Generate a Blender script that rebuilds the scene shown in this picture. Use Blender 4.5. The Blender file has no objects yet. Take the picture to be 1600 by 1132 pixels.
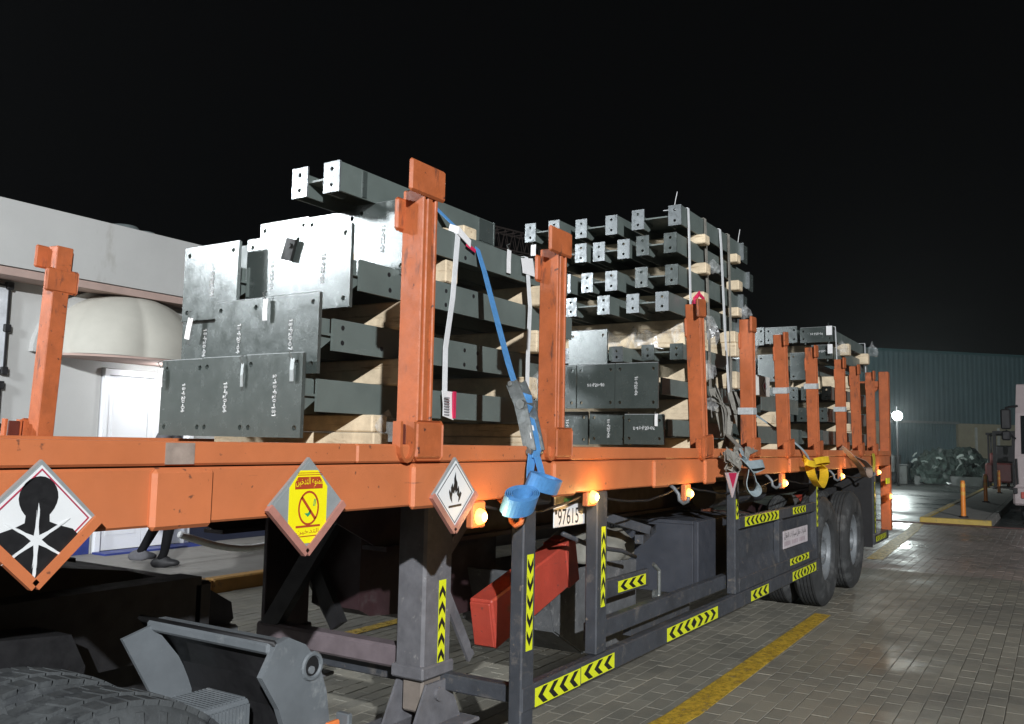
import bpy, bmesh, math, random
from mathutils import Vector, Matrix
random.seed(7)
rnd = random.uniform
SC = bpy.context.scene
COL = SC.collection

# ------------------------------------------------------------------ camera, world, lights, exposure
YAW, PITCH, ROLL = math.radians(31.99), math.radians(5.254), math.radians(1.130)
fw = Vector((math.cos(YAW) * math.cos(PITCH), math.sin(YAW) * math.cos(PITCH), math.sin(PITCH)))
r0 = Vector((math.sin(YAW), -math.cos(YAW), 0)); u0 = r0.cross(fw)
rt = r0 * math.cos(ROLL) + u0 * math.sin(ROLL); up = u0 * math.cos(ROLL) - r0 * math.sin(ROLL)
cam = bpy.data.cameras.new('camera'); camo = bpy.data.objects.new('camera', cam); COL.objects.link(camo)
camo.matrix_world = Matrix(((rt.x, up.x, -fw.x, 0), (rt.y, up.y, -fw.y, -1.85), (rt.z, up.z, -fw.z, 1.486), (0, 0, 0, 1)))
cam.sensor_width = 36; cam.lens = 1365.4 / 1600 * 36; cam.clip_start = .05; cam.clip_end = 500
SC.camera = camo

w = bpy.data.worlds.new('World'); SC.world = w; w.use_nodes = True
bg = w.node_tree.nodes['Background']; bg.inputs[0].default_value = (.85, .92, 1, 1); bg.inputs[1].default_value = .0019

def lamp(name, kind, loc, power, col, target=None, size=.2, angle=150, blend=.5):
    l = bpy.data.lights.new(name, kind); o = bpy.data.objects.new(name, l); COL.objects.link(o)
    o.location = loc; l.energy = power; l.color = col; l.shadow_soft_size = size
    if kind == 'SPOT':
        l.spot_size = math.radians(angle); l.spot_blend = blend
        o.rotation_euler = (Vector(target) - Vector(loc)).to_track_quat('-Z', 'Y').to_euler()
    return o
KEY = Vector((-13.6, -15.2, 9.4)); SIDE_L = Vector((-1.05, 5.5, 3.95))
lamp('yard_flood_light', 'SPOT', KEY, 36000, (.95, .97, 1), (3, 1, 1), .16, 120)
lamp('side_flood_light', 'SPOT', SIDE_L, 1350, (.90, .95, 1), (5, 1.2, 1.2), .30, 140)
lamp('distant_flood_light', 'POINT', (39.7, 3.90, 2.94), 520, (.88, 1, .97), None, .15)

SC.view_settings.view_transform = 'Standard'; SC.view_settings.look = 'None'
SC.view_settings.exposure = 0; SC.view_settings.gamma = 1; SC.view_settings.use_curve_mapping = False
SC.render.engine = 'CYCLES'; SC.cycles.use_denoising = True; SC.cycles.max_bounces = 6
SC.cycles.sample_clamp_indirect = 4; SC.cycles.caustics_reflective = False; SC.cycles.caustics_refractive = False

# ------------------------------------------------------------------ materials
def new_mat(name):
    m = bpy.data.materials.new(name); m.use_nodes = True
    nt = m.node_tree; return m, nt, nt.nodes['Principled BSDF']
def node(nt, t, **k):
    n = nt.nodes.new(t)
    for a, v in k.items(): setattr(n, a, v)
    return n
def noise(nt, scale, detail=5, rough=.6, vec=None, stretch=None):
    n = node(nt, 'ShaderNodeTexNoise'); n.inputs['Scale'].default_value = scale
    n.inputs['Detail'].default_value = detail; n.inputs['Roughness'].default_value = rough
    g = node(nt, 'ShaderNodeNewGeometry')
    if stretch:
        mp = node(nt, 'ShaderNodeMapping'); mp.inputs['Scale'].default_value = stretch
        nt.links.new(g.outputs['Position'], mp.inputs[0]); nt.links.new(mp.outputs[0], n.inputs['Vector'])
    else: nt.links.new(g.outputs['Position'], n.inputs['Vector'])
    return n.outputs['Fac']
def ramp(nt, fac, stops):
    r = node(nt, 'ShaderNodeValToRGB'); e = r.color_ramp.elements
    while len(e) < len(stops): e.new(.5)
    for k, (p, c) in zip(e, stops):
        k.position = p; k.color = (c, c, c, 1) if isinstance(c, (int, float)) else (*c, 1)
    nt.links.new(fac, r.inputs[0]); return r.outputs[0]
def mixc(nt, fac, a, b):
    m = node(nt, 'ShaderNodeMix', data_type='RGBA')
    for s, v in ((0, fac), (6, a), (7, b)):
        if hasattr(v, 'links'): nt.links.new(v, m.inputs[s])
        else: m.inputs[s].default_value = v if s == 0 else (*v, 1)
    return m.outputs[2]
def bump(nt, p, h, strength, dist=.01):
    b = node(nt, 'ShaderNodeBump'); b.inputs['Strength'].default_value = strength; b.inputs['Distance'].default_value = dist
    nt.links.new(h, b.inputs['Height']); nt.links.new(b.outputs[0], p.inputs['Normal'])
def surf(name, c, rough=.5, metal=0, var=.18, scale=6, dirt=None, dirt_amt=.5, dirt_scale=3, rvar=.12, bmp=.1, bscale=90, spec=.5, stretch=None, chips=None):
    m, nt, p = new_mat(name)
    n1 = noise(nt, scale, 6, .65)
    lo = tuple(x * (1 - var) for x in c); hi = tuple(min(1, x * (1 + var)) for x in c)
    col = ramp(nt, n1, [(.3, lo), (.7, hi)])
    if dirt:
        n2 = noise(nt, dirt_scale, 8, .72, stretch=stretch)
        f = ramp(nt, n2, [(dirt_amt, 0.), (min(1, dirt_amt + .1), 1.)])
        col = mixc(nt, f, col, dirt)
    if chips:
        col = mixc(nt, ramp(nt, noise(nt, 38, 3, .5), [(.68, 0.), (.72, 1.)]), col, chips)
        col = mixc(nt, ramp(nt, noise(nt, 22, 6, .7, stretch=(.12, .12, 1)), [(.66, 0.), (.72, .7)]), col, chips)
    nt.links.new(col, p.inputs['Base Color'])
    n3 = noise(nt, scale * 2.3, 4)
    nt.links.new(ramp(nt, n3, [(.3, max(.03, rough - rvar)), (.7, min(1, rough + rvar))]), p.inputs['Roughness'])
    p.inputs['Metallic'].default_value = metal; p.inputs['Specular IOR Level'].default_value = spec
    if bmp: bump(nt, p, noise(nt, bscale, 4), bmp, .004)
    return m
def emit(name, c, s):
    m, nt, p = new_mat(name); p.inputs['Base Color'].default_value = (*c, 1)
    p.inputs['Emission Color'].default_value = (*c, 1); p.inputs['Emission Strength'].default_value = s
    return m

ORANGE = surf('orange_paint', (.54, .165, .062), .5, 0, .12, 3, (.22, .12, .085), .645, 9, bmp=.16, bscale=40, chips=(.20, .075, .04))
ORANGE_POST = surf('scuffed_orange_paint', (.42, .112, .037), .55, 0, .2, 9, (.11, .045, .03), .575, 15, stretch=(1, 1, .22), bmp=.2, chips=(.10, .035, .022))
GREYPATCH = surf('bare_grey_scuff', (.30, .24, .20), .6, 0, .3, 18)
STEEL = surf('grey_primer', (.118, .144, .133), .42, 0, .13, 4, (.22, .24, .232), .63, 16, stretch=(.25, 1, 1), bmp=.06, bscale=35, spec=.55)
def plate_mat():
    m, nt, p = new_mat('glossy_grey_primer')
    n1 = noise(nt, 7, 6, .65); col = ramp(nt, n1, [(.3, (.064, .080, .075)), (.7, (.084, .102, .096))])
    nt.links.new(mixc(nt, ramp(nt, noise(nt, 4, 8, .7), [(.62, 0.), (.80, 1.)]), col, (.11, .125, .122)), p.inputs['Base Color'])
    nt.links.new(ramp(nt, noise(nt, 16, 5), [(.3, .18), (.7, .31)]), p.inputs['Roughness'])
    p.inputs['Specular IOR Level'].default_value = 1.0
    p.inputs['Metallic'].default_value = .25
    bump(nt, p, noise(nt, 85, 4, .7), .16, .003); return m
PLATE = plate_mat()
GALV = surf('bright_end_steel', (.17, .19, .195), .34, .3, .2, 12, (.09, .10, .10), .60, 7, bmp=.1, bscale=60, spec=.8)
GUARD = surf('dark_grey_paint', (.050, .055, .064), .48, 0, .25, 7, (.12, .112, .105), .56, 8, bmp=.18, chips=(.15, .13, .11))
LEGM = surf('dusty_grey_steel', (.13, .13, .14), .6, 0, .25, 12, (.30, .29, .28), .60, 16, bmp=.25, bscale=40)
CHASSIS = surf('maroon_black_chassis', (.030, .014, .016), .55, 0, .3, 5, (.05, .04, .04), .6, 5)
BLACK = surf('black_plastic', (.010, .010, .011), .6, 0, .25, 8, bmp=.1)
REDP = surf('red_paint', (.40, .055, .035), .45, 0, .15, 6, (.22, .09, .07), .60, 9, bmp=.15, chips=(.16, .05, .04))
RUBBER = surf('dusty_rubber', (.040, .042, .043), .8, 0, .3, 6, (.085, .088, .088), .50, 5, bmp=.35, bscale=50, spec=.3)
TYREGREY = surf('dust_covered_rubber', (.066, .072, .074), .85, 0, .35, 9, (.04, .044, .047), .52, 11, bmp=.5, bscale=55, spec=.3)
FENDER = surf('dusty_grey_plastic', (.125, .14, .15), .65, 0, .18, 5, (.21, .225, .23), .56, 8, bmp=.12)
RIM = surf('grey_wheel_rim', (.17, .185, .195), .5, .1, .2, 9, (.07, .07, .07), .6, 12)
WOOD = surf('pale_timber', (.68, .56, .39), .8, 0, .26, 7, (.38, .27, .16), .56, 12, stretch=(4, .3, 4), bmp=.7, bscale=32, spec=.2)
WOOD2 = surf('brown_timber', (.42, .27, .14), .75, 0, .25, 5, (.22, .13, .06), .58, 9, stretch=(3, .35, 3), bmp=.4, bscale=45, spec=.2)
PAPER = surf('white_paper', (.80, .80, .80), .6, 0, .05, 20, bmp=0)
BAND = surf('white_webbing', (.72, .74, .75), .6, 0, .08, 30, bmp=.2, bscale=200)
GREYWEB = surf('dirty_grey_webbing', (.24, .23, .20), .8, 0, .25, 18, (.13, .12, .10), .55, 20, bmp=.4, bscale=120)
PALEWEB = surf('pale_blue_grey_webbing', (.27, .33, .35), .75, 0, .15, 20, bmp=.3, bscale=120)
BLUEWEB = surf('blue_webbing', (.085, .27, .56), .6, 0, .15, 25, bmp=.4, bscale=160)
YELWEB = surf('yellow_webbing', (.75, .48, .02), .6, 0, .12, 25, bmp=.3, bscale=120)
RATCH = surf('ratchet_metal', (.20, .215, .21), .45, .6, .3, 30, bmp=.3)
REDTAG = surf('red_cloth', (.55, .02, .08), .6, 0, .1, 20)
YEL = surf('yellow_reflective_tape', (.72, .78, .02), .35, 0, .06, 30, bmp=0)
INK = surf('black_ink', (.012, .012, .013), .5, 0, .1, 20, bmp=0)
SIGNW = surf('white_sign_face', (.74, .76, .76), .38, 0, .04, 8, bmp=0)
SIGNG = surf('grey_sign_backing', (.32, .35, .35), .45, .2, .12, 12)
SIGNY = surf('yellow_sticker', (.90, .80, .01), .4, 0, .04, 8, bmp=0)
SIGNR = surf('dark_red_print', (.42, .06, .02), .45, 0, .08, 20, bmp=0)
SIGNRIM = surf('rusty_pink_edge', (.42, .19, .15), .5, 0, .2, 14)
GREENP = surf('green_print', (.03, .30, .12), .5, 0, .1, 20, bmp=0)
CHALK = surf('white_paint_marker', (.70, .72, .72), .7, 0, .15, 60, bmp=0)
WALLM = surf('cream_plaster', (.47, .475, .46), .85, 0, .06, 1.2, (.39, .385, .36), .62, 1.6, stretch=(1, 1, .35), bmp=.15, bscale=25, spec=.2)
SOFFIT = surf('pinkish_render', (.42, .31, .27), .85, 0, .12, 3, spec=.2)
CANOPY = surf('cream_canopy_shell', (.46, .45, .395), .7, 0, .06, 3, spec=.3)
DOORW = surf('white_door', (.86, .88, .90), .4, 0, .03, 3, bmp=0)
BLUEP = surf('blue_painted_skirting', (.035, .055, .24), .5, 0, .2, 4, (.08, .09, .2), .62, 6)
NAVY = surf('dark_navy_skirting', (.020, .024, .045), .5, 0, .2, 4)
KERB = surf('worn_yellow_kerb', (.50, .27, .07), .8, 0, .2, 5, (.20, .13, .07), .54, 5)
CONC = surf('concrete', (.25, .24, .22), .8, 0, .12, 4, (.17, .16, .15), .58, 3, bmp=.3)
TEAL = surf('teal_cladding', (.085, .145, .155), .65, 0, .12, .8, (.065, .115, .125), .6, 1.2, stretch=(1, 1, .2), bmp=0)
BEIGE = surf('beige_blockwork', (.30, .285, .20), .85, 0, .12, 2)
BOLL = surf('orange_bollard_plastic', (.85, .26, .03), .4, 0, .08, 9, bmp=0)
TRUCKW = surf('white_cab_paint', (.40, .34, .335), .35, 0, .06, 2, bmp=0)
GLASSD = surf('dark_glass', (.01, .012, .014), .06, 0, .1, 3, bmp=0, spec=.8)
DARKMACH = surf('dull_machinery', (.11, .12, .115), .6, 0, .35, 3, (.05, .05, .05), .55, 4)
LATTICE = surf('rusty_brown_lattice', (.06, .045, .04), .7, 0, .2, 4)
CLOTHK = surf('black_cloth', (.009, .009, .010), .9, 0, .2, 12, spec=.08)
CLOTHG = surf('grey_shirt', (.10, .10, .11), .85, 0, .15, 12)
SKIN = surf('skin', (.35, .19, .12), .5, 0, .08, 12)
HOSEM = surf('pale_hose', (.82, .83, .82), .5, 0, .08, 12)
TARP = surf('olive_tarpaulin', (.20, .195, .165), .8, 0, .2, 7, bmp=.35, bscale=20)
AMBER = emit('amber_lamp_glow', (1, .46, .10), 3.2)
AMBERHOT = emit('amber_bulb_core', (1, .74, .34), 9)
FLOODGLOW = emit('flood_lamp_glow', (.92, 1, .98), 42)
EDGE = surf('tape_and_edge_highlight', (.55, .58, .58), .35, .2, .2, 40, bmp=0)  # pale colour holds the plate edges' highlight; plain silver on the tape
def film_mat():
    m, nt, p = new_mat('clear_plastic_film')
    p.inputs['Base Color'].default_value = (.85, .87, .87, 1); p.inputs['Roughness'].default_value = .13
    p.inputs['Specular IOR Level'].default_value = .9
    f = ramp(nt, noise(nt, 28, 5, .75, stretch=(1, 1, .5)), [(.40, .03), (.72, .36)])
    nt.links.new(f, p.inputs['Alpha']); bump(nt, p, noise(nt, 30, 3, .6), .35, .01); return m
FILM = film_mat()
def paver_mat():
    m, nt, p = new_mat('paver_concrete')
    g = node(nt, 'ShaderNodeNewGeometry'); oi = node(nt, 'ShaderNodeObjectInfo')
    a = node(nt, 'ShaderNodeMath', operation='ADD'); nt.links.new(g.outputs['Random Per Island'], a.inputs[0]); nt.links.new(oi.outputs['Random'], a.inputs[1])
    f = node(nt, 'ShaderNodeMath', operation='FRACT'); nt.links.new(a.outputs[0], f.inputs[0])
    base = ramp(nt, f.outputs[0], [(0, (.20, .192, .158)), (.5, (.235, .224, .182)), (1, (.275, .258, .208))])
    # light on the far bay is painted in as a paler, pinker block colour
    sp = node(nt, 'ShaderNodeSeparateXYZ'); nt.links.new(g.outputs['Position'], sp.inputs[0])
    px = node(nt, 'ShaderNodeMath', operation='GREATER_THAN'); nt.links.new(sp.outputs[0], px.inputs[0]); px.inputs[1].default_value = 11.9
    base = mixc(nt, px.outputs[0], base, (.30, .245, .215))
    d = ramp(nt, noise(nt, .9, 8, .7), [(.46, 0.), (.70, .85)])
    base = mixc(nt, d, base, (.10, .099, .088)); p.inputs['Specular IOR Level'].default_value = .35
    nt.links.new(mixc(nt, ramp(nt, noise(nt, 60, 5), [(.4, 0.), (.8, .5)]), base, (.26, .25, .22)), p.inputs['Base Color'])
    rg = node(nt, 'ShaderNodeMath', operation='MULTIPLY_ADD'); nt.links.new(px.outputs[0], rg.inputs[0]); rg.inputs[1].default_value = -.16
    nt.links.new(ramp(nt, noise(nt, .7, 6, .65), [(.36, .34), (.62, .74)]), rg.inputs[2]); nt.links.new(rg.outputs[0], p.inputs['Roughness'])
    bump(nt, p, noise(nt, 55, 5, .7), .5, .004); return m
PAVER = paver_mat()
JOINT = surf('sandy_joint', (.080, .075, .062), .9, 0, .2, 12)
def asphalt_mat():
    m, nt, p = new_mat('wet_asphalt')
    nt.links.new(ramp(nt, noise(nt, 1.2, 8, .7), [(.35, (.035, .037, .037)), (.7, (.062, .063, .06))]), p.inputs['Base Color'])
    nt.links.new(ramp(nt, noise(nt, .35, 6, .65), [(.38, .20), (.62, .55)]), p.inputs['Roughness'])
    p.inputs['Specular IOR Level'].default_value = .3
    bump(nt, p, noise(nt, 30, 5, .7), .35, .006); return m
ASPHALT = asphalt_mat()
def line_mat():
    m, nt, p = new_mat('worn_yellow_line_paint')
    nt.links.new(ramp(nt, noise(nt, 14, 6), [(.3, (.55, .36, .04)), (.7, (.72, .49, .06))]), p.inputs['Base Color'])
    p.inputs['Roughness'].default_value = .45
    nt.links.new(ramp(nt, noise(nt, 16, 9, .8), [(.38, .12), (.56, 1.)]), p.inputs['Alpha'])
    bump(nt, p, noise(nt, 55, 5, .7), .5, .004); return m
LINE = line_mat()

# ------------------------------------------------------------------ mesh helpers
class MB:
    def __init__(s): s.v = []; s.f = []
    def add(s, vs, fs):
        n = len(s.v); s.v += [tuple(x) for x in vs]; s.f += [tuple(i + n for i in f) for f in fs]; return s
    def box(s, x0, x1, y0, y1, z0, z1):
        x0, x1 = sorted((x0, x1)); y0, y1 = sorted((y0, y1)); z0, z1 = sorted((z0, z1))
        v = [(x0, y0, z0), (x1, y0, z0), (x1, y1, z0), (x0, y1, z0), (x0, y0, z1), (x1, y0, z1), (x1, y1, z1), (x0, y1, z1)]
        return s.add(v, [(0, 3, 2, 1), (4, 5, 6, 7), (0, 1, 5, 4), (1, 2, 6, 5), (2, 3, 7, 6), (3, 0, 4, 7)])
    def cbox(s, x0, x1, y0, y1, z0, z1, c=.006):
        # box with chamfered edges, 24 corners
        b = bmesh.new(); bmesh.ops.create_cube(b, size=1)
        for q in b.verts: q.co = ((x0 + x1) / 2 + q.co.x * abs(x1 - x0), (y0 + y1) / 2 + q.co.y * abs(y1 - y0), (z0 + z1) / 2 + q.co.z * abs(z1 - z0))
        bmesh.ops.bevel(b, geom=b.edges[:], offset=c, segments=1, affect='EDGES')
        s.bm(b); return s
    def bm(s, b):
        b.verts.index_update(); s.add([q.co[:] for q in b.verts], [[q.index for q in f.verts] for f in b.faces]); b.free()
    def prism(s, pts, off):
        n = len(pts); off = Vector(off); a = [Vector(p) for p in pts]
        return s.add(a + [p + off for p in a], [tuple(range(n))[::-1], tuple(range(n, 2 * n))] + [(i, (i + 1) % n, n + (i + 1) % n, n + i) for i in range(n)])
    def beam(s, p, q, wid, hei, upv=(0, 0, 1)):
        p, q = Vector(p), Vector(q); d = (q - p).normalized(); a = d.cross(Vector(upv)).normalized(); b = a.cross(d)
        c = [p + a * (i * wid / 2) + b * (j * hei / 2) for i, j in ((-1, -1), (1, -1), (1, 1), (-1, 1))]
        return s.prism(c, q - p)
    def cyl(s, p, q, r, r2=None, n=20):
        p, q = Vector(p), Vector(q); d = (q - p).normalized(); a = d.orthogonal().normalized(); b = d.cross(a); r2 = r if r2 is None else r2
        A = [p + (a * math.cos(2 * math.pi * k / n) + b * math.sin(2 * math.pi * k / n)) * r for k in range(n)]
        B = [q + (a * math.cos(2 * math.pi * k / n) + b * math.sin(2 * math.pi * k / n)) * r2 for k in range(n)]
        return s.add(A + B, [tuple(range(n))[::-1], tuple(range(n, 2 * n))] + [(i, (i + 1) % n, n + (i + 1) % n, n + i) for i in range(n)])
    def tube(s, pts, r, n=8):
        P = [Vector(p) for p in pts]; vs = []; fs = []; a = None
        for i, p in enumerate(P):
            d = (P[min(i + 1, len(P) - 1)] - P[max(i - 1, 0)]).normalized()
            a = d.orthogonal().normalized() if a is None else (a - d * a.dot(d)).normalized()
            b = d.cross(a); rr = r[i] if isinstance(r, (list, tuple)) else r
            vs += [p + (a * math.cos(2 * math.pi * k / n) + b * math.sin(2 * math.pi * k / n)) * rr for k in range(n)]
        for i in range(len(P) - 1):
            for k in range(n): fs.append((i * n + k, i * n + (k + 1) % n, (i + 1) * n + (k + 1) % n, (i + 1) * n + k))
        fs += [tuple(range(n))[::-1], tuple(range((len(P) - 1) * n, len(P) * n))]
        return s.add(vs, fs)
    def strap(s, pts, wdirs, wid, t=.004, sm=0):
        if sm and len(pts) > 2:
            Q = [Vector(p) for p in pts]; D = [Vector(d) for d in wdirs] if isinstance(wdirs[0], (tuple, list, Vector)) else [Vector(wdirs)] * len(Q); P2 = []; D2 = []
            for i in range(len(Q) - 1):
                a, b_, c, d = Q[max(i - 1, 0)], Q[i], Q[i + 1], Q[min(i + 2, len(Q) - 1)]
                for k in range(sm):
                    u = k / sm; P2.append(.5 * ((2 * b_) + (c - a) * u + (2 * a - 5 * b_ + 4 * c - d) * u * u + (3 * b_ - a - 3 * c + d) * u ** 3)); D2.append(D[i].lerp(D[i + 1], u))
            P2.append(Q[-1]); D2.append(D[-1]); pts, wdirs = P2, D2
        # flat webbing along pts; wdirs gives the direction of its width (one, or one per point)
        P = [Vector(p) for p in pts]; n = len(P); vs = []; fs = []
        for i, p in enumerate(P):
            wd = Vector(wdirs[i] if isinstance(wdirs[0], (tuple, list, Vector)) else wdirs).normalized()
            d = (P[min(i + 1, n - 1)] - P[max(i - 1, 0)]).normalized(); wd = (wd - d * wd.dot(d)).normalized(); nn = d.cross(wd)
            vs += [p + wd * (a * wid / 2) + nn * (b * t / 2) for a, b in ((-1, -1), (1, -1), (1, 1), (-1, 1))]
        for i in range(n - 1):
            for k in range(4): fs.append((i * 4 + k, i * 4 + (k + 1) % 4, i * 4 + 4 + (k + 1) % 4, i * 4 + 4 + k))
        fs += [(3, 2, 1, 0), (n * 4 - 4, n * 4 - 3, n * 4 - 2, n * 4 - 1)]
        return s.add(vs, fs)
    def lathe(s, prof, c, axis='y', n=40, a0=0, a1=2 * math.pi):
        # prof: (r, offset along axis)
        vs = []; fs = []; full = abs(a1 - a0 - 2 * math.pi) < 1e-6; m = n if full else n + 1
        for k in range(m):
            t = a0 + (a1 - a0) * k / n
            for r, o in prof:
                vs.append((c[0] + r * math.cos(t), c[1] + o, c[2] + r * math.sin(t)) if axis == 'y' else (c[0] + r * math.cos(t), c[1] + r * math.sin(t), c[2] + o))
        L = len(prof)
        for k in range(n):
            for j in range(L - 1):
                fs.append((k * L + j, k * L + j + 1, ((k + 1) % m) * L + j + 1, ((k + 1) % m) * L + j))
        return s.add(vs, fs)
    def plane_poly(s, pts, o, u, v, t):
        # flat outline in (u, v) at o, thickness t along u x v
        o, u, v = Vector(o), Vector(u).normalized(), Vector(v).normalized()
        return s.prism([o + u * a + v * b for a, b in pts], u.cross(v) * t)
    def build(s, name, mat, parent=None, smooth=False, loc=None):
        org = Vector(loc) if loc is not None else (parent['_o'] and Vector(parent['_o']) if parent else Vector((0, 0, 0)))
        me = bpy.data.meshes.new(name)
        me.from_pydata([tuple(Vector(p) - org) for p in s.v], [], s.f)
        b = bmesh.new(); b.from_mesh(me); bmesh.ops.recalc_face_normals(b, faces=b.faces); b.to_mesh(me); b.free()
        me.materials.append(mat)
        if smooth:
            for p in me.polygons: p.use_smooth = True
        o = bpy.data.objects.new(name, me); COL.objects.link(o)
        if parent:
            o.parent = parent; o.location = org - Vector(parent['_o'])
        else: o.location = org
        o['_o'] = tuple(org)
        return o
def smooth_by_angle(o, deg=40):
    me = o.data
    for p in me.polygons: p.use_smooth = True
    b = bmesh.new(); b.from_mesh(me)
    for e in b.edges:
        if len(e.link_faces) == 2 and e.calc_face_angle(0) > math.radians(deg): e.smooth = False
    b.to_mesh(me); b.free()
def tag(o, label, cat, group=None):
    o['label'] = label; o['category'] = cat
    if group: o['group'] = group
    return o
def thing(name, label, cat, loc, group=None):
    o = bpy.data.objects.new(name, None); COL.objects.link(o); o.location = loc; o['_o'] = tuple(loc); o.empty_display_size = .2
    return tag(o, label, cat, group)
def struct(o): o['kind'] = 'structure'; return o
def stuff(o): o['kind'] = 'stuff'; return o

def holed_plate(b, o, u, v, wid, hei, t, holes, r, n=10):
    # plate in (u, v) from corner o, thickness t along u x v, round holes at (a, b)
    o, u, v = Vector(o), Vector(u), Vector(v); nn = u.cross(v)
    m = bmesh.new(); edges = []
    def loop(pts):
        vs = [m.verts.new(o + u * a + v * c) for a, c in pts]
        edges.extend(m.edges.new((vs[i], vs[(i + 1) % len(vs)])) for i in range(len(vs)))
    loop([(0, 0), (wid, 0), (wid, hei), (0, hei)])
    for a, c in holes: loop([(a + r * math.cos(2 * math.pi * k / n), c + r * math.sin(2 * math.pi * k / n)) for k in range(n)])
    res = bmesh.ops.triangle_fill(m, use_beauty=True, edges=edges)
    fs = [g for g in res['geom'] if isinstance(g, bmesh.types.BMFace)]
    ext = bmesh.ops.extrude_face_region(m, geom=fs)
    bmesh.ops.translate(m, vec=nn * t, verts=[g for g in ext['geom'] if isinstance(g, bmesh.types.BMVert)])
    b.bm(m); return b

GLY = {'0': [[(.1, .2), (.1, .8), (.35, 1), (.6, .8), (.6, .2), (.35, 0), (.1, .2)]], '1': [[(.15, .75), (.4, 1), (.4, 0)]],
       '2': [[(.1, .8), (.3, 1), (.55, .85), (.5, .55), (.1, 0), (.65, 0)]], '3': [[(.1, .9), (.4, 1), (.6, .75), (.3, .55), (.6, .3), (.4, 0), (.1, .1)]],
       '4': [[(.5, 0), (.5, 1), (.05, .35), (.7, .35)]], '7': [[(.1, 1), (.65, 1), (.25, 0)]],
       '8': [[(.35, .55), (.12, .75), (.35, 1), (.58, .75), (.35, .55), (.1, .25), (.35, 0), (.6, .25), (.35, .55)]],
       'P': [[(.15, 0), (.15, 1), (.5, .95), (.6, .72), (.45, .5), (.15, .48)]], '-': [[(.2, .5), (.5, .5)]], '/': [[(.1, 0), (.6, 1)]], '.': [[(.3, .1), (.38, .1)]],
       '5': [[(.6, 1), (.15, 1), (.12, .55), (.5, .6), (.6, .3), (.4, 0), (.1, .1)]], '6': [[(.55, 1), (.2, .6), (.1, .25), (.35, 0), (.6, .25), (.4, .5), (.15, .35)]], '9': [[(.55, .6), (.25, .5), (.1, .8), (.35, 1), (.58, .8), (.5, .3), (.3, 0)]]}
def chalk(text, o, u, v, h, parent, wid=.0045, name='paint_marking', mat=None):
    b = MB(); o, u, v = Vector(o), Vector(u), Vector(v); nn = u.cross(v); x = 0
    for ch in text:
        dx, dy, sc = rnd(-.05, .05), rnd(-.1, .1), rnd(.85, 1.1)
        for st in GLY.get(ch, []):
            P = [o + u * (h * (x + dx + a * sc)) + v * (h * (dy + c * sc)) for a, c in st]
            for p, q in zip(P, P[1:]):
                d = (q - p).normalized() * wid * .4; s_ = nn.cross(d).normalized() * wid / 2
                b.prism([p - d + s_, p - d - s_, q + d - s_, q + d + s_], nn * .0012)
        x += .8 if ch not in '-.' else .55
    return b.build(name, mat or CHALK, parent)
def font_text(s, o, u, v, h, parent, mat, name, wid=None):
    c = bpy.data.curves.new('lettering', 'FONT'); c.body = s; c.size = 1
    t = bpy.data.objects.new('lettering', c); COL.objects.link(t)
    dg = bpy.context.evaluated_depsgraph_get(); dg.update(); me = t.evaluated_get(dg).to_mesh()
    xs = [q.co.x for q in me.vertices]; ys = [q.co.y for q in me.vertices]
    x0, x1, y0, y1 = min(xs), max(xs), min(ys), max(ys); k = h / (y1 - y0); kx = wid / (x1 - x0) if wid else k
    o, u, v = Vector(o), Vector(u), Vector(v); b = MB()
    vs = [o + u * ((q.co.x - x0) * kx) + v * ((q.co.y - y0) * k) for q in me.vertices]; fs = [tuple(p.vertices) for p in me.polygons]
    b.add(vs, fs); bpy.data.objects.remove(t)
    return b.build(name, mat, parent)

# ------------------------------------------------------------------ ground
b = MB(); b.box(-40, 120, -50, 90, -.4, -.05); struct(b.build('ground', ASPHALT))
b = MB(); b.box(-9, 19.9, -9, 5.0, -.045, -.0038); pav = struct(b.build('pavement', JOINT, loc=(5, 0, -.01)))
def paver_shape(x0, x1, y0, y1, z, tilt=(0, 0)):
    c = .002; zz = lambda x, y: z + (x - (x0 + x1) / 2) * tilt[0] + (y - (y0 + y1) / 2) * tilt[1]
    v = [(x0, y0, -.011), (x1, y0, -.011), (x1, y1, -.011), (x0, y1, -.011)]
    v += [(x, y, zz(x, y) - c) for x, y in ((x0, y0), (x1, y0), (x1, y1), (x0, y1))]
    v += [(x, y, zz(x, y)) for x, y in ((x0 + c, y0 + c), (x1 - c, y0 + c), (x1 - c, y1 - c), (x0 + c, y1 - c))]
    f = [(8, 9, 10, 11)] + [(k, (k + 1) % 4, 4 + (k + 1) % 4, 4 + k) for k in range(4)] + [(4 + k, 4 + (k + 1) % 4, 8 + (k + 1) % 4, 8 + k) for k in range(4)]
    return v, f
camp = Vector((0, -1.85, 1.486)); cand = []; rest = MB()
L_, W_ = .205, .1025
def seen(x, y):
    d = Vector((x, y, 0)) - camp; z = d.dot(fw)
    if z < .5: return None
    a, c = d.dot(rt) / z * 1365.4 + 800, 566 - d.dot(up) / z * 1365.4
    return (a, c, z) if -500 < a < 2300 and 600 < c < 1700 else None
row = 0; y = -8.0
while y < 4.95:
    x = 1.0 + (L_ / 2 if row % 2 else 0)
    while x < 19.6:
        s_ = seen(x, y)
        if s_:
            vis = s_[1] < 1140 and s_[0] < 1640 and (s_[0] > 1010 or (480 < s_[0] < 800 and s_[1] > 960))
            cand.append((s_[2] if vis else 1e3 + s_[2], x, y))
        x += L_
    y += W_; row += 1
cand.sort()
v, f = paver_shape(0, L_ - .004, 0, W_ - .004, 0); bb = MB(); bb.add(v, f); proto = None
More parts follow.
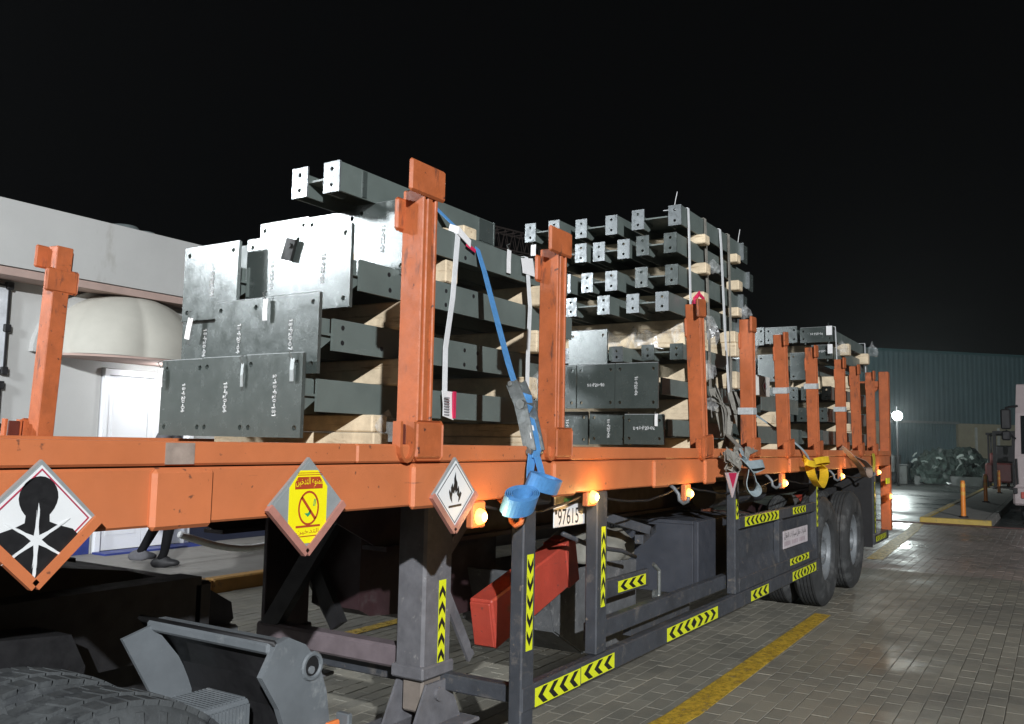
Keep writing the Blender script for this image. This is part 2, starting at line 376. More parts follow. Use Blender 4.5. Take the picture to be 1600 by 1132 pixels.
for i, (dz, x, y) in enumerate(cand):
    z = rnd(-.0016, .0008)
    if i < 300:
        if proto is None: o = proto = bb.build('paver', PAVER, pav, loc=(0, 0, 0))
        else: o = proto.copy(); COL.objects.link(o)
        o.parent = pav; o.location = Vector((x, y, z)) - Vector(pav['_o']); o.rotation_euler = (rnd(-.009, .009), rnd(-.007, .007), rnd(-.012, .012))
    else:
        v, f = paver_shape(x, x + L_ - .004, y, y + W_ - .004, z, (rnd(-.007, .007), rnd(-.009, .009))); rest.add(v, f)
stuff(rest.build('paver_field', PAVER, pav))
def strip(name, pts, z=.006):
    b = MB(); b.prism([(x, y, z) for x, y in pts], (0, 0, -.003)); return struct(b.build(name, LINE))
strip('lane_line', [(3.0, .17), (3.0, .03), (4.8, -.12), (8.3, -.075), (8.3, .06), (4.7, .04)])
strip('lane_line', [(12.9, .22), (15.2, .30), (17.9, .40), (19.7, .52), (19.7, .72), (17.9, .60), (15.2, .52), (12.9, .42)])
strip('far_bay_line', [(4.4, 2.75), (7.6, 2.75), (7.6, 2.87), (4.4, 2.87)])
# raised walkway before the building with its painted kerb
b = MB(); b.box(-9, 16, 5.16, 7.6, -.045, .128); struct(b.build('sidewalk', CONC))
kw = thing('kerb_edging', 'worn yellow kerb edging the walkway before the white building', 'kerb', (5, 5.08, 0))
for k in range(10):
    x0 = 1.2 + k * .9
    b = MB(); b.cbox(x0, x0 + .888, 5.0, 5.155, -.04, .135, .014); b.build('kerb_stone', KERB, kw)
# far traffic island
b = MB(); b.box(20.4, 47, -.52, .5, -.06, .085); struct(b.build('traffic_island', CONC))
ik = thing('island_kerb', 'yellow painted kerb around the long traffic island', 'kerb', (20.2, 0, 0))
IKM = surf('faded_yellow_kerb_paint', (.52, .37, .08), .6, 0, .2, 4, (.25, .2, .1), .58, 5)
b = MB(); b.cbox(20.22, 20.39, -.66, .66, -.06, .10, .012); b.build('kerb_stone', IKM, ik)
for k in range(16):
    x0 = 20.4 + k * 1.66
    for ya, yb in ((.51, .66), (-.66, -.53)):
        b = MB(); b.cbox(x0, x0 + 1.64, ya, yb, -.06, .10, .012); b.build('kerb_stone', IKM if ya > 0 else CONC, ik)
b = MB(); b.box(19.92, 20.19, -8, 8, -.046, .002); struct(b.build('drain_strip', surf('red_oxide_strip', (.16, .06, .05), .6)))
for k, x in enumerate((21.1, 27.9, 34.4, 41.0)):
    t = thing('flexible_bollard', ['nearest orange lane post on the island kerb', 'second orange lane post along the traffic island', 'third orange lane post standing on the island', 'farthest thin orange lane post beside the red vehicle'][k], 'bollard', (x, -.09, .085), 'orange lane posts on the island')
    b = MB(); b.cyl((x, -.09, .085), (x, -.09, .115), .1, .085, 16); b.build('base', BLACK, t)
    b = MB(); b.lathe([(.052, .115), (.050, .2), (.045, .82), (.040, .86), (.0, .865)], (x, -.09, 0), 'z', 14); b.build('post', BOLL, t, True)
    for z in (.55, .72):
        b = MB(); b.lathe([(.049, z), (.049, z + .08)], (x, -.09, 0), 'z', 14); b.build('reflective_band', surf('amber_band', (.9, .45, .08), .3, bmp=0), t, True)

# ------------------------------------------------------------------ white building
bd = thing('white_building', 'long cream plastered building with deep parapet and shell canopy over its door', 'building', (5, 7.6, 0))
b = MB(); b.box(-9, 6.06, 7.55, 7.8, -.04, 3.17); b.box(7.36, 11.5, 7.55, 7.8, -.04, 3.17); b.box(6.06, 7.36, 7.55, 7.8, 2.26, 3.17)
b.box(-9, 11.5, 7.8, 13, -.04, 3.17); b.build('wall', WALLM, bd)
b = MB(); b.box(-9, 11.7, 7.18, 7.30, 3.18, 3.868); b.box(-9, 11.7, 7.30, 13.2, 3.3, 3.6); b.build('parapet', WALLM, bd)
b = MB(); b.box(-9, 11.7, 7.302, 7.9, 3.172, 3.298); b.build('soffit', SOFFIT, bd)
b = MB(); b.box(-9, 11.7, 7.20, 7.545, 3.09, 3.171); b.build('soffit_light_band', SOFFIT, bd)  # upright band added to catch the light the soffit underside misses
b = MB(); b.box(-9, 6.03, 7.535, 7.548, .13, .44); b.build('skirting', BLUEP, bd)
b = MB(); b.box(7.40, 11.5, 7.535, 7.548, .13, .44); b.build('skirting', NAVY, bd)
b = MB(); b.box(6.08, 6.14, 7.50, 7.66, .13, 2.25); b.box(7.28, 7.35, 7.50, 7.66, .13, 2.25); b.box(6.14, 7.28, 7.50, 7.66, 2.18, 2.25); b.build('door_frame', DOORW, bd)
for xa, xb in ((6.145, 6.705), (6.715, 7.275)):
    b = MB(); b.box(xa, xb, 7.56, 7.61, .15, 2.175); d = b.build('door', DOORW, bd)
    b = MB(); b.box(xa + .09, xb - .09, 7.553, 7.559, .32, 1.0); b.box(xa + .09, xb - .09, 7.553, 7.559, 1.15, 2.05); b.build('panel', DOORW, d)
    hx = xb - .05 if xa < 6.5 else xa + .05
    b = MB(); b.beam((hx, 7.54, 1.0), (hx, 7.54, 1.22), .02, .02, (0, 1, 0)); b.build('handle', RATCH, d)
b = MB(); b.box(6.05, 7.4, 7.25, 7.5, .125, .15); b.build('door_step', BLUEP, bd)
# notice on the door
b = MB(); b.box(6.90, 7.12, 7.548, 7.552, 1.42, 1.72); b.build('door_notice', PAPER, bd)
# scalloped shell canopy
cx, cy, cz, ax, ay, az = 6.33, 7.55, 2.36, 1.02, .78, .79
vs = []; fs = []; NU, NV = 72, 18
for i in range(NU + 1):
    t = math.pi * i / NU
    for j in range(NV + 1):
        e = math.pi / 2 * j / NV
        sc = 1 - .055 * abs(math.sin(t * 4.5)) * math.cos(e) ** .5 if False else 1 - .032 * (1 - abs(math.sin(t * 3.5))) ** 1.6 * (.35 + .65 * math.cos(e)) * 2.0
        vs.append((cx + ax * math.cos(t) * math.cos(e) * sc, cy - ay * math.sin(t) * math.cos(e) * sc, cz + az * math.sin(e)))
for i in range(NU):
    for j in range(NV): fs.append((i * (NV + 1) + j, (i + 1) * (NV + 1) + j, (i + 1) * (NV + 1) + j + 1, i * (NV + 1) + j + 1))
b = MB(); b.add(vs, fs); cn = b.build('shell_canopy', CANOPY, bd, True)
b = MB(); b.prism([(cx + ax * math.cos(math.pi * i / NU), cy - ay * math.sin(math.pi * i / NU), cz - .03) for i in range(NU + 1)], (0, 0, .025)); b.build('underside', SOFFIT, cn)
P = [(cx + (ax + .06) * math.cos(math.pi * i / 36), 7.55, cz + (az + .0) * math.sin(math.pi * i / 36)) for i in range(37)]
b = MB(); b.strap(P, (0, 1, 0), .16, .10); b.build('arch_moulding', WALLM, bd)
b = MB(); b.cyl((6.7, 7.1, cz - .035), (6.7, 7.1, cz - .075), .07, .06, 16); b.build('ceiling_lamp', emit('door_lamp_glow', (1, 1, 1), 6), bd)
dl = lamp('door_light', 'POINT', (6.7, 7.1, cz - .14), 16, (.93, .96, 1), None, .06); dl.parent = bd; dl.location = Vector((6.7, 7.1, cz - .14)) - Vector(bd['_o'])
# notice boards with corner clips
for k, (x0, x1, z0, z1) in enumerate(((3.9, 4.93, 2.13, 3.03), (3.9, 4.90, 1.10, 1.98))):
    nb = thing('notice_board', ['upper clear-framed notice board with black corner clips on the white wall', 'lower clear-framed notice board with black corner clips on the white wall'][k], 'board', ((x0 + x1) / 2, 7.52, z0), 'boards clipped to the white wall')
    b = MB(); b.box(x0, x1, 7.515, 7.525, z0, z1); b.build('board', surf('pale_board', (.60, .63, .66), .25, bmp=0), nb)
    for s_, (a, c) in enumerate(((x0, z0), (x1, z0), (x1, z1), (x0, z1))):
        a2, c2 = ((x1, z0), (x1, z1), (x0, z1), (x0, z0))[s_]
        b = MB(); b.beam((a, 7.505, c), (a2, 7.505, c2), .018, .018, (0, 1, 0)); b.build('edge_bar', BLACK, nb)
        for q in (0, .5):
            b = MB(); xx, zz = a + (a2 - a) * q, c + (c2 - c) * q; b.cbox(xx - .035, xx + .035, 7.48, 7.55, zz - .04, zz + .04, .006); b.build('clip', BLACK, nb)
t = thing('roof_tank', 'small grey rounded water tank peeking over the white parapet', 'tank', (7.0, 8.6, 3.6))
b = MB(); b.lathe([(.0, .80), (.17, .77), (.24, .68), (.25, .5), (.25, .1), (.0, .1)], (6.93, 8.6, 3.47), 'z', 24); b.build('body', surf('dull_tank', (.16, .19, .19), .6), t, True)
b = MB(); b.box(6.7, 7.2, 8.4, 8.85, 3.59, 3.65); b.build('stand', CONC, t)
b = MB(); b.lathe([(.0, .74), (.12, .72), (.17, .65), (.17, .2), (.0, .2)], (7.18, 8.5, 3.48), 'z', 20); b.build('small_vessel', surf('dull_tank', (.15, .18, .18), .6), t, True)

# ------------------------------------------------------------------ far warehouse and yard
wd = Vector((.713, -.701, 0)); wn = Vector((-.701, -.713, 0)); W0 = Vector((48, 6.1, 0))
wh = thing('warehouse', 'large teal corrugated warehouse standing across the dark yard', 'building', W0)
def wall_strip(t0, t1, z0, z1, pitch, depth, off=0):
    b = MB(); n = int((t1 - t0) / pitch); vs = []; fs = []
    for k in range(n):
        for q, dd in ((0, 0), (.35, 0), (.5, depth), (.85, depth)):
            p = W0 + wd * (t0 + (k + q) * pitch) + wn * (dd + off); vs += [(p.x, p.y, z0), (p.x, p.y, z1)]
    for k in range(len(vs) // 2 - 1): fs.append((2 * k, 2 * k + 2, 2 * k + 3, 2 * k + 1))
    b.add(vs, fs); return b
stuff(wall_strip(-9, 40, 2.95, 6.62, .30, .014).build('cladding', TEAL, wh))
def wbox(t0, t1, z0, z1, d0, d1):
    b = MB(); c = [W0 + wd * a + wn * q for a, q in ((t0, d0), (t1, d0), (t1, d1), (t0, d1))]
    b.prism([(p.x, p.y, z0) for p in c], (0, 0, z1 - z0)); return b
wbox(-9, 40, 6.60, 6.72, -.3, .09).build('eaves_flashing', surf('dark_teal', (.05, .12, .125), .5, bmp=0), wh)
wbox(-9, .9, -.05, 2.94, -.25, .02).build('dado_wall', BEIGE, wh)
wbox(5.0, 40, -.05, 2.94, -.25, .02).build('dado_wall', BEIGE, wh)
stuff(wall_strip(.95, 4.95, -.05, 2.94, .16, .035, -.1).build('roller_shutter', TEAL, wh))
wbox(.9, 5.0, 2.90, 3.02, -.1, .10).build('lintel', surf('grey_lintel', (.17, .2, .19), .6), wh)
wbox(-9, 40, -.05, 6.6, -8, -.6).build('shell', surf('dark_shell', (.05, .08, .08), .7), wh)
for a in (6.0, 7.4): wbox(a, a + .10, 1.0, 2.75, .03, .12).build('downpipe', surf('pale_pipe', (.42, .45, .42), .6), wh)
fp = thing('flood_lamp_post', 'bright white floodlight shining on a post before the warehouse', 'floodlight', (40.6, 3.95, 0))
b = MB(); b.cyl((40.7, 4.0, -.05), (40.7, 4.0, 3.35), .05, .04, 12); b.build('pole', BLACK, fp)
b = MB(); b.cbox(40.49, 40.64, 3.78, 4.12, 2.80, 3.10, .02); h = b.build('lamp_head', BLACK, fp)
b = MB(); b.lathe([(.0, -.12), (.10, -.10), (.17, -.06), (.20, .0)], (0, 0, 0), 'y', 24); b.v = [(40.47 + y, 3.95 + x, 2.94 + z) for x, y, z in b.v]; b.build('lens', FLOODGLOW, h, True)
# plastic-wrapped heap and machinery before the warehouse
def crumple(name, c, size, mat, label=None, cat=None, seed=0, n=14, group=None, dome=True):
    R = random.Random(seed); b = MB(); m = bmesh.new()
    bmesh.ops.create_icosphere(m, subdivisions=3 if n < 20 else 4, radius=1)
    for q in m.verts:
        k = 1 + R.uniform(-.16, .16); q.co *= k
        z = q.co.z
        q.co = (c[0] + q.co.x * size[0], c[1] + q.co.y * size[1], c[2] + (max(z, -.2) if dome else z) * size[2])
    b.bm(m); o = b.build(name, mat, loc=c)
    if label: tag(o, label, cat, group)
    return o
WRAP = surf('silvery_plastic_sheet', (.05, .07, .062), .25, 0, .4, 3, (.03, .045, .04), .52, 4, bmp=.8, bscale=6)
hp = thing('sheeted_heap', 'heap of goods under shiny crumpled plastic sheeting before the shutter', 'heap', (44, 2.4, 0))
RG = random.Random(12); b = MB()
for k in range(13):
    c = Vector((43.75 + RG.uniform(-.2, .5), RG.uniform(.5, 3.9), RG.uniform(.7, 1.35))); u = Vector((RG.uniform(-.2, .2), RG.uniform(-1, 1), RG.uniform(-.5, .5))).normalized(); l = RG.uniform(.08, .24)
    b.strap([c - u * l, c + Vector((RG.uniform(-.05, .05), 0, .04)), c + u * l], (1, 0, RG.uniform(.3, 1.5)), RG.uniform(.05, .14), .01)
b.build('sheet_glints', surf('pale_glint', (.30, .34, .32), .3, bmp=0), hp)  # pale strips stand in for glints on the sheeting
for k, (x, y, sx, sy, sz) in enumerate(((45, 3.0, 1.2, 1.0, 1.25), (45.5, 1.9, 1.2, 1.0, 1.35), (45.2, .9, 1.0, .8, .9))):
    o = crumple('sheeting', (x, y, .25), (sx, sy, sz), WRAP, seed=k + 3, n=22); o.parent = hp; o.location = Vector((x, y, .25)) - Vector(hp['_o'])
b = MB(); b.box(44.1, 46.2, .3, 3.8, -.05, .35); b.build('pallet_base', DARKMACH, hp)
mc = thing('parked_generator', 'dull grey generator set on small wheels left of the sheeted heap', 'machine', (44, 5.2, 0))
b = MB(); b.cbox(43.6, 45.6, 4.55, 5.9, .45, 1.25, .04); b.build('housing', DARKMACH, mc)
b = MB(); b.cbox(43.9, 45.0, 4.9, 5.8, 1.25, 1.5, .04); b.build('cover', surf('pale_cover', (.30, .31, .31), .5), mc)
b = MB(); b.box(43.59, 43.597, 4.75, 5.2, .6, 1.1); b.box(43.59, 43.597, 5.3, 5.75, .6, 1.1); b.build('louvre', BLACK, mc)
for yy in (4.6, 5.75):
    for xx in (43.95, 45.2):
        b = MB(); b.cyl((xx, yy - .06, .22), (xx, yy + .06, .22), .27, n=18); b.build('wheel', RUBBER, mc)
b = MB(); b.cbox(42.9, 43.2, 3.95, 4.3, -.05, .8, .03); b.cbox(42.85, 43.25, 3.9, 4.35, .8, .86, .01); tag(b.build('steel_drum_rack', DARKMACH), 'narrow dull cabinet beside the grey generator in the yard', 'cabinet')
fk = thing('forklift', 'dark red forklift parked beyond the lane posts by the warehouse', 'forklift', (40, .1, 0))
b = MB(); b.cbox(39.2, 41.4, -.75, .62, .30, 1.05, .06); b.cbox(40.7, 41.5, -.7, .57, .6, 1.45, .08); b.build('body', surf('dull_red', (.10, .018, .016), .5), fk)
b = MB()
for xx in (39.5, 41.1):
    for yy in (-.62, .5): b.beam((xx, yy, 1.0), (xx + .05, yy, 2.15), .07, .07)
b.box(39.4, 41.3, -.7, .58, 2.15, 2.24); b.build('overhead_guard', BLACK, fk)
b = MB(); b.cbox(40.2, 40.7, -.4, .3, 1.05, 1.75, .06); b.build('seat', BLACK, fk)
b = MB(); b.box(38.95, 39.1, -.45, -.33, .1, 2.3); b.box(38.95, 39.1, .2, .32, .1, 2.3); b.box(38.96, 39.09, -.33, .2, 1.3, 1.4); b.box(38.96, 39.09, -.33, .2, 2.2, 2.3); b.build('mast', BLACK, fk)
for yy in (-.35, .2):
    b = MB(); b.box(37.9, 38.95, yy, yy + .12, .10, .15); b.build('fork', BLACK, fk)
for xx, rr in ((39.45, .36), (41.05, .3)):
    for yy in (-.78, .50):
        b = MB(); b.lathe([(.0, 0), (rr * .6, 0), (rr, .03), (rr, .2), (rr * .6, .23), (0, .23)], (xx, yy, rr - .05), 'y', 22); b.build('wheel', BLACK, fk, True)
# white lorry cab, right edge
tk = thing('white_lorry', 'pale lorry cab at the right edge with a dark wing mirror', 'lorry', (24, -2.2, 0))
def cabx(pts, y0, y1): return [(x, y0, z) for x, z in pts]
b = MB(); b.prism([(22.0, -1.17, .55), (22.02, -1.17, 1.35), (22.25, -1.2, 2.35), (22.6, -1.22, 3.0), (23.9, -1.22, 3.1), (24.0, -1.17, .55)], (0, -2.3, 0)); cb = b.build('cab', TRUCKW, tk)
b = MB(); b.prism([(22.04, -1.30, 1.45), (22.235, -1.30, 2.28), (22.235, -3.34, 2.28), (22.04, -3.34, 1.45)], (-.02, 0, .01)); b.build('windscreen', GLASSD, tk)
b = MB(); b.prism([(22.35, -1.165, 1.6), (22.5, -1.19, 2.3), (23.2, -1.2, 2.3), (23.2, -1.165, 1.6)], (0, -.03, 0)); b.build('side_window', GLASSD, tk)
b = MB(); b.cbox(21.9, 22.1, -3.5, -1.12, .35, .75, .04); bp = b.build('bumper', TRUCKW, tk)
b = MB(); b.cbox(21.87, 21.9, -1.62, -1.27, .50, .64, .01); b.build('headlamp', surf('red_amber_lens', (.45, .10, .08), .25, bmp=0), bp)
b = MB(); b.cbox(21.83, 21.9, -1.21, -1.13, .60, .72, .01); b.build('corner_marker', BLACK, bp)
b = MB(); b.cbox(21.97, 22.02, -3.2, -1.5, .85, 1.2, .01); b.build('grille', BLACK, tk)
b = MB(); b.cbox(21.78, 21.93, -1.13, -.93, 1.98, 2.42, .03); mi = b.build('wing_mirror', BLACK, tk)
b = MB(); b.cbox(21.80, 21.93, -1.12, -.94, 1.74, 1.95, .03); b.build('lower_mirror', BLACK, mi)
b = MB(); b.tube([(22.2, -1.24, 2.5), (22.0, -1.1, 2.47), (21.87, -1.03, 2.44)], .025); b.tube([(22.2, -1.22, 1.75), (22.0, -1.12, 1.85), (21.87, -1.03, 1.95)], .025); b.build('bracket', BLACK, mi)
b = MB(); b.tube([(21.93, -1.215, .8), (21.95, -1.2, 1.35)], .02); b.build('grab_handle', BLACK, tk)
for yy in (-1.52, -3.42):
    b = MB(); b.lathe([(.0, 0), (.3, 0), (.46, .02), (.50, .06), (.50, .24), (.46, .28), (0, .28)], (23.0, yy, .45), 'y', 28); w_ = b.build('tyre', RUBBER, tk, True)
    b = MB(); b.cyl((23.0, yy + .27, .45), (23.0, yy + .285, .45), .27, n=24); b.build('rim', RIM, w_)
b = MB(); b.box(24.1, 33, -3.6, -1.2, .6, .9); b.build('load_bed', BLACK, tk)
for o in tk.children_recursive:
    if o.parent == tk: o.location.y += .13
# lattice crane boom in the dark
cr = thing('crane_boom', 'dark rusty lattice crane boom reaching across behind the load', 'crane', (20, 12, 7.5))
A, B = Vector((17.6, 12, 7.51)), Vector((27.5, 12, 8.35)); A2, B2 = Vector((17.6, 12, 6.90)), Vector((27.5, 12, 7.72))
for i, (p, q) in enumerate(((A, B), (A2, B2))):
    for dy in (0, .6):
        b = MB(); b.cyl(p + Vector((0, dy, 0)), q + Vector((0, dy, 0)), .028, n=8); b.build('chord', LATTICE, cr)
N = 22; b = MB()
for k in range(N):
    for dy in (0, .6):
        o_ = Vector((0, dy, 0)); p = A.lerp(B, k / N) + o_; q = A2.lerp(B2, (k + .5) / N) + o_; r = A.lerp(B, (k + 1) / N) + o_
        b.beam(p, q, .016, .016, (0, 1, 0)); b.beam(q, r, .016, .016, (0, 1, 0))
    b.beam(A.lerp(B, k / N), A.lerp(B, k / N) + Vector((0, .6, 0)), .03, .03); b.beam(A2.lerp(B2, k / N), A2.lerp(B2, k / N) + Vector((0, .6, 0)), .03, .03)
stuff(b.build('lacing', LATTICE, cr))
b = MB(); b.beam((27.5, 12.3, 8.0), (31, 12.3, 8.2), .9, .9); b.cbox(29.6, 33, 11, 13.6, 1, 3.2, .1); b.beam((30.5, 12.3, 3.1), (30.5, 12.3, 8), .6, .6); b.build('crane_body', LATTICE, cr)
b = MB(); b.box(28.6, 34, 10.8, 13.8, -.05, 1.0); b.build('carrier', BLACK, cr)
# ------------------------------------------------------------------ flatbed trailer
TR = thing('flatbed_trailer', 'orange railed flatbed semi trailer loaded with grey steel columns', 'trailer', (6, 1.25, 0))
def chan(x0, x1, yo, yi, zb):      # web of the side rail, yo outer face
    return MB().cbox(x0, x1, yo, yi, zb, 1.412, .006)
def side_rail(yo, sgn):
    yi = yo + sgn * .07
    b = MB(); b.cbox(-.6, 5.37, min(yo, yi), max(yo, yi), 1.266, 1.408, .006); b.cbox(5.37, 12.3, min(yo, yi), max(yo, yi), 1.288, 1.408, .006)
    r = b.build('side_rail', ORANGE, TR)
    y2 = yo - sgn * .004
    b = MB()
    for x0, x1 in ((-.6, 2.06), (2.062, 5.30), (5.302, 8.6), (8.602, 12.3)): b.cbox(x0, x1, min(y2, yi + sgn * .05), max(y2, yi + sgn * .05), 1.4125, 1.472, .006)
    b.build('rail_cap', ORANGE, r)
    y3 = yo - sgn * .016
    for x0, x1, zb in ((1.335, 1.515, 1.258), (2.33, 2.52, 1.256), (3.30, 3.50, 1.256), (4.40, 4.62, 1.258), (5.20, 5.39, 1.254), (6.15, 6.42, 1.285), (7.2, 7.5, 1.286), (8.2, 8.5, 1.286), (9.35, 9.7, 1.286)):
        b = MB(); b.cbox(x0, x1, min(y3, yo + sgn * .01), max(y3, yo + sgn * .01), zb, 1.405, .010); b.build('stake_pocket', ORANGE, r)
    return r
SR = side_rail(0, 1); side_rail(2.5, -1)
b = MB(); b.cbox(.0, 12.25, 2.430, 2.432, 1.41, 1.42, .0005) if False else None
for x0, x1, y0, y1, z0, z1 in ((1.37, 1.455, -.0062, -.0045, 1.416, 1.469),):
    b = MB(); b.box(x0, x1, y0, y1, z0, z1); b.build('bare_patch', GREYPATCH, SR)
for k in range(12):
    b = MB(); b.box(-.5, 12.2, .125 + k * .1885, .125 + k * .1885 + .183, 1.395, 1.437); b.build('deck_plank', WOOD2, TR)
for yc in (.72, 1.78):
    b = MB(); b.box(3.0, 12.2, yc - .07, yc + .07, 1.00, 1.02); b.prism([(-.5, yc - .006, 1.23), (2.55, yc - .006, 1.23), (3.0, yc - .006, 1.02), (12.2, yc - .006, 1.02), (12.2, yc - .006, 1.36), (-.5, yc - .006, 1.36)], (0, .012, 0)); b.box(-.5, 12.2, yc - .07, yc + .07, 1.36, 1.394); b.box(-.5, 2.55, yc - .07, yc + .07, 1.21, 1.23)
    b.build('chassis_beam', CHASSIS, TR)
for k in range(20):
    x = .2 + k * .62
    b = MB(); b.box(x, x + .06, .075, 2.425, 1.29, 1.388); b.build('cross_member', CHASSIS, TR)
b = MB(); b.box(-.5, .95, .85, 1.65, 1.17, 1.209); b.build('coupling_plate', CHASSIS, TR)
# head sheet box under the deck between the legs
b = MB(); b.prism([(3.14, .92, 1.20), (3.14, .92, .70), (3.22, .92, .66), (3.42, .92, .64), (3.66, .92, .56), (4.3, .92, .56), (4.3, .92, 1.20)], (0, .30, 0)); b.build('spare_wheel_carrier', CHASSIS, TR)

# landing legs
def landing_leg(y, x0, mat, near):
    b = MB(); b.cbox(x0, x0 + .20, y - .075, y + .075, .50, 1.27, .012); b.cbox(x0 - .012, x0 + .212, y - .087, y + .087, .49, .545, .008)
    l = b.build('landing_leg', mat, TR)
    b = MB(); b.cbox(x0 + .03, x0 + .17, y - .055, y + .055, .345, .50, .01); b.build('inner_leg', surf('brown_grey_steel', (.20, .17, .145), .6, 0, .2, 10), l)
    b = MB(); xc = x0 + .10
    b.cbox(xc - .20, xc + .20, y - .17, y + .17, .275, .293, .005)
    for s_ in (-1, 1):
        b.prism([(xc - .17, y + s_ * .072, .293), (xc + .17, y + s_ * .072, .293), (xc + .075, y + s_ * .072, .47), (xc - .075, y + s_ * .072, .47)], (0, s_ * .012, 0))
    b.cyl((xc, y - .1, .42), (xc, y + .1, .42), .028, n=14)
    b.build('leg_foot', LEGM, l)
    b = MB(); b.beam((x0 + .2, y, .95), (x0 + .62, y + .05, 1.25), .05, .03, (0, 1, 0)); b.build('stay', LEGM, l)
    b = MB(); b.beam((x0 + .16, y - .05, .86), (x0 + .42, y - .03, .50), .05, .015, (0, 1, 0)); b.build('crank_bracket', LEGM, l)
    return l
NL = landing_leg(.50, 2.985, LEGM, True); landing_leg(1.53, 3.17, CHASSIS, False)
b = MB(); b.cbox(3.05, 3.165, 1.44, 1.46, .50, 1.2, .004); b.build('leg_guard_plate', CHASSIS, TR)
b = MB(); b.cbox(3.03, 3.12, .577, 1.48, .505, .60, .012); b.build('leg_tie', surf('purple_grey_steel', (.16, .13, .14), .6, 0, .2, 10), TR)
b = MB(); b.beam((3.06, 1.42, .56), (3.10, .98, 1.22), .09, .05, (1, 0, 0)); b.build('leg_brace', BLACK, TR)
b = MB(); b.beam((3.12, 1.02, .62), (3.12, 1.40, 1.2), .08, .04, (1, 0, 0)); b.build('leg_brace', BLACK, TR)

# chevron tapes
def tape(parent, o, u, v, L, h, n, mode):
    # mode '<' all left, '<>' out from the middle ; u along tape, v across
    o, u, v = Vector(o), Vector(u).normalized(), Vector(v).normalized()
    b = MB(); b.plane_poly([(0, 0), (L, 0), (L, h), (0, h)], o, u, v, .0012); t = b.build('chevron_tape', YEL, parent)
    p = L / (n + .35); b = MB(); o2 = o + u.cross(v) * .0012
    for k in range(n):
        c = (k + .62) * p; dirn = -1 if mode == '<' or (mode == '<>' and k < n / 2 - .5) else 1
        if mode == '<>' and n % 2 and k == n // 2:
            b.plane_poly([(c - p * .4, h / 2), (c, h * .08), (c + p * .4, h / 2), (c, h * .92)], o2, u, v, .0008); continue
        a = p * .38; e = p * .42
        pts = [(c + dirn * a, h / 2), (c - dirn * a * .25, h * .06), (c - dirn * (a * .25 + e), h * .06), (c + dirn * (a - e), h / 2), (c - dirn * (a * .25 + e), h * .94), (c - dirn * a * .25, h * .94)]
        b.plane_poly(pts if dirn > 0 else pts[::-1], o2, u, v, .0008)
    b.build('chevrons', INK, t)
X, Z = Vector((1, 0, 0)), Vector((0, 0, 1))
tape(NL, (3.135, .4235, .535), Z, -X, .355, .05, 5, '>')

# side guard frame
sg = MB().cbox(3.09, 8.24, 0, .05, .405, .505, .006).build('side_guard', GUARD, TR)
for x0, x1, zb in ((3.085, 3.185, .31), (3.755, 3.865, .506), (5.83, 5.915, .506), (8.135, 8.225, .506)):
    b = MB(); b.cbox(x0, x1, .004, .066, zb, 1.262, .006); b.build('guard_post', GUARD, sg)
b = MB(); b.cbox(3.865, 8.2, .075, .13, .535, .625, .006); b.build('upper_rail', GUARD, sg)
b = MB(); b.cbox(3.14, 3.20, .05, 2.4, .42, .49, .006); b.build('cross_tie', GUARD, sg)
# boxed panel with two recesses
b = MB()
b.cbox(5.915, 8.135, .004, .05, .93, 1.01, .005); b.cbox(5.915, 8.135, .004, .05, .508, .60, .005); b.cbox(6.92, 7.03, .006, .05, .60, .93, .004)
b.box(5.915, 8.135, .05, .056, .508, 1.0)
pn = b.build('side_panel', GUARD, sg)
b = MB(); b.prism([(5.93, .05, .60), (5.93, .05, .70), (5.93, .012, .60)], (.98, 0, 0)); b.prism([(7.04, .05, .60), (7.04, .05, .70), (7.04, .012, .60)], (1.08, 0, 0)); b.build('panel_ledge', GUARD, pn)
b = MB(); b.cbox(5.66, 6.6, .20, .235, .50, .985, .006); b.cbox(5.66, 6.6, .235, .75, .96, .985, .004); b.cbox(5.66, 5.69, .235, .75, .50, .96, .004); b.build('equipment_box', surf('blue_black_box', (.045, .050, .062), .5, 0, .15, 5), TR)
# tapes on the guard
f = -.0008
tape(sg, (3.19, -.0002, .410), X, Z, .40, .075, 4, '<'); tape(sg, (3.60, -.0002, .415), X, Z, .345, .072, 3, '<')
tape(sg, (4.62, -.0002, .415), X, Z, .84, .072, 7, '<>'); tape(sg, (6.17, -.0002, .415), X, Z, .43, .07, 3, '<')
tape(sg, (7.30, -.0002, .415), X, Z, .80, .072, 7, '<>'); tape(sg, (7.24, .0035, .545), X, Z, .62, .052, 5, '<>')
tape(sg, (6.05, .0035, .938), X, Z, .86, .065, 8, '<>'); tape(sg, (7.34, .0035, .945), X, Z, .42, .055, 4, '<')
tape(sg, (3.165, .0035, .645), Z, -X, .385, .05, 5, '<'); tape(sg, (3.842, .0035, .72), Z, -X, .375, .042, 5, '>')
tape(sg, (5.898, .0035, 1.0), Z, -X, .135, .05, 2, '<>'); tape(sg, (8.212, .0035, .79), Z, -X, .36, .05, 5, '<')
b = MB(); b.cbox(4.30, 4.93, .24, .27, .655, .755, .006); b.beam((4.93, .25, .45), (4.93, .25, .98), .06, .05); b.beam((4.93, .25, .98), (4.2, .6, 1.2), .05, .05); b.beam((4.85, .27, .93), (5.6, .5, .93), .05, .05); b.beam((4.75, .3, .42), (5.7, .3, .42), .05, .06); bk = b.build('valve_bracket', GUARD, TR)
tape(bk, (4.50, .2395, .67), X, Z, .38, .062, 3, '<')
b = MB(); b.cyl((4.97, .225, .60), (4.97, .21, .60), .03, n=12); b.tube([(4.95, .22, .78), (4.99, .2, .74), (4.99, .2, .6), (4.96, .2, .47)], .012); b.build('valve', RATCH, bk)
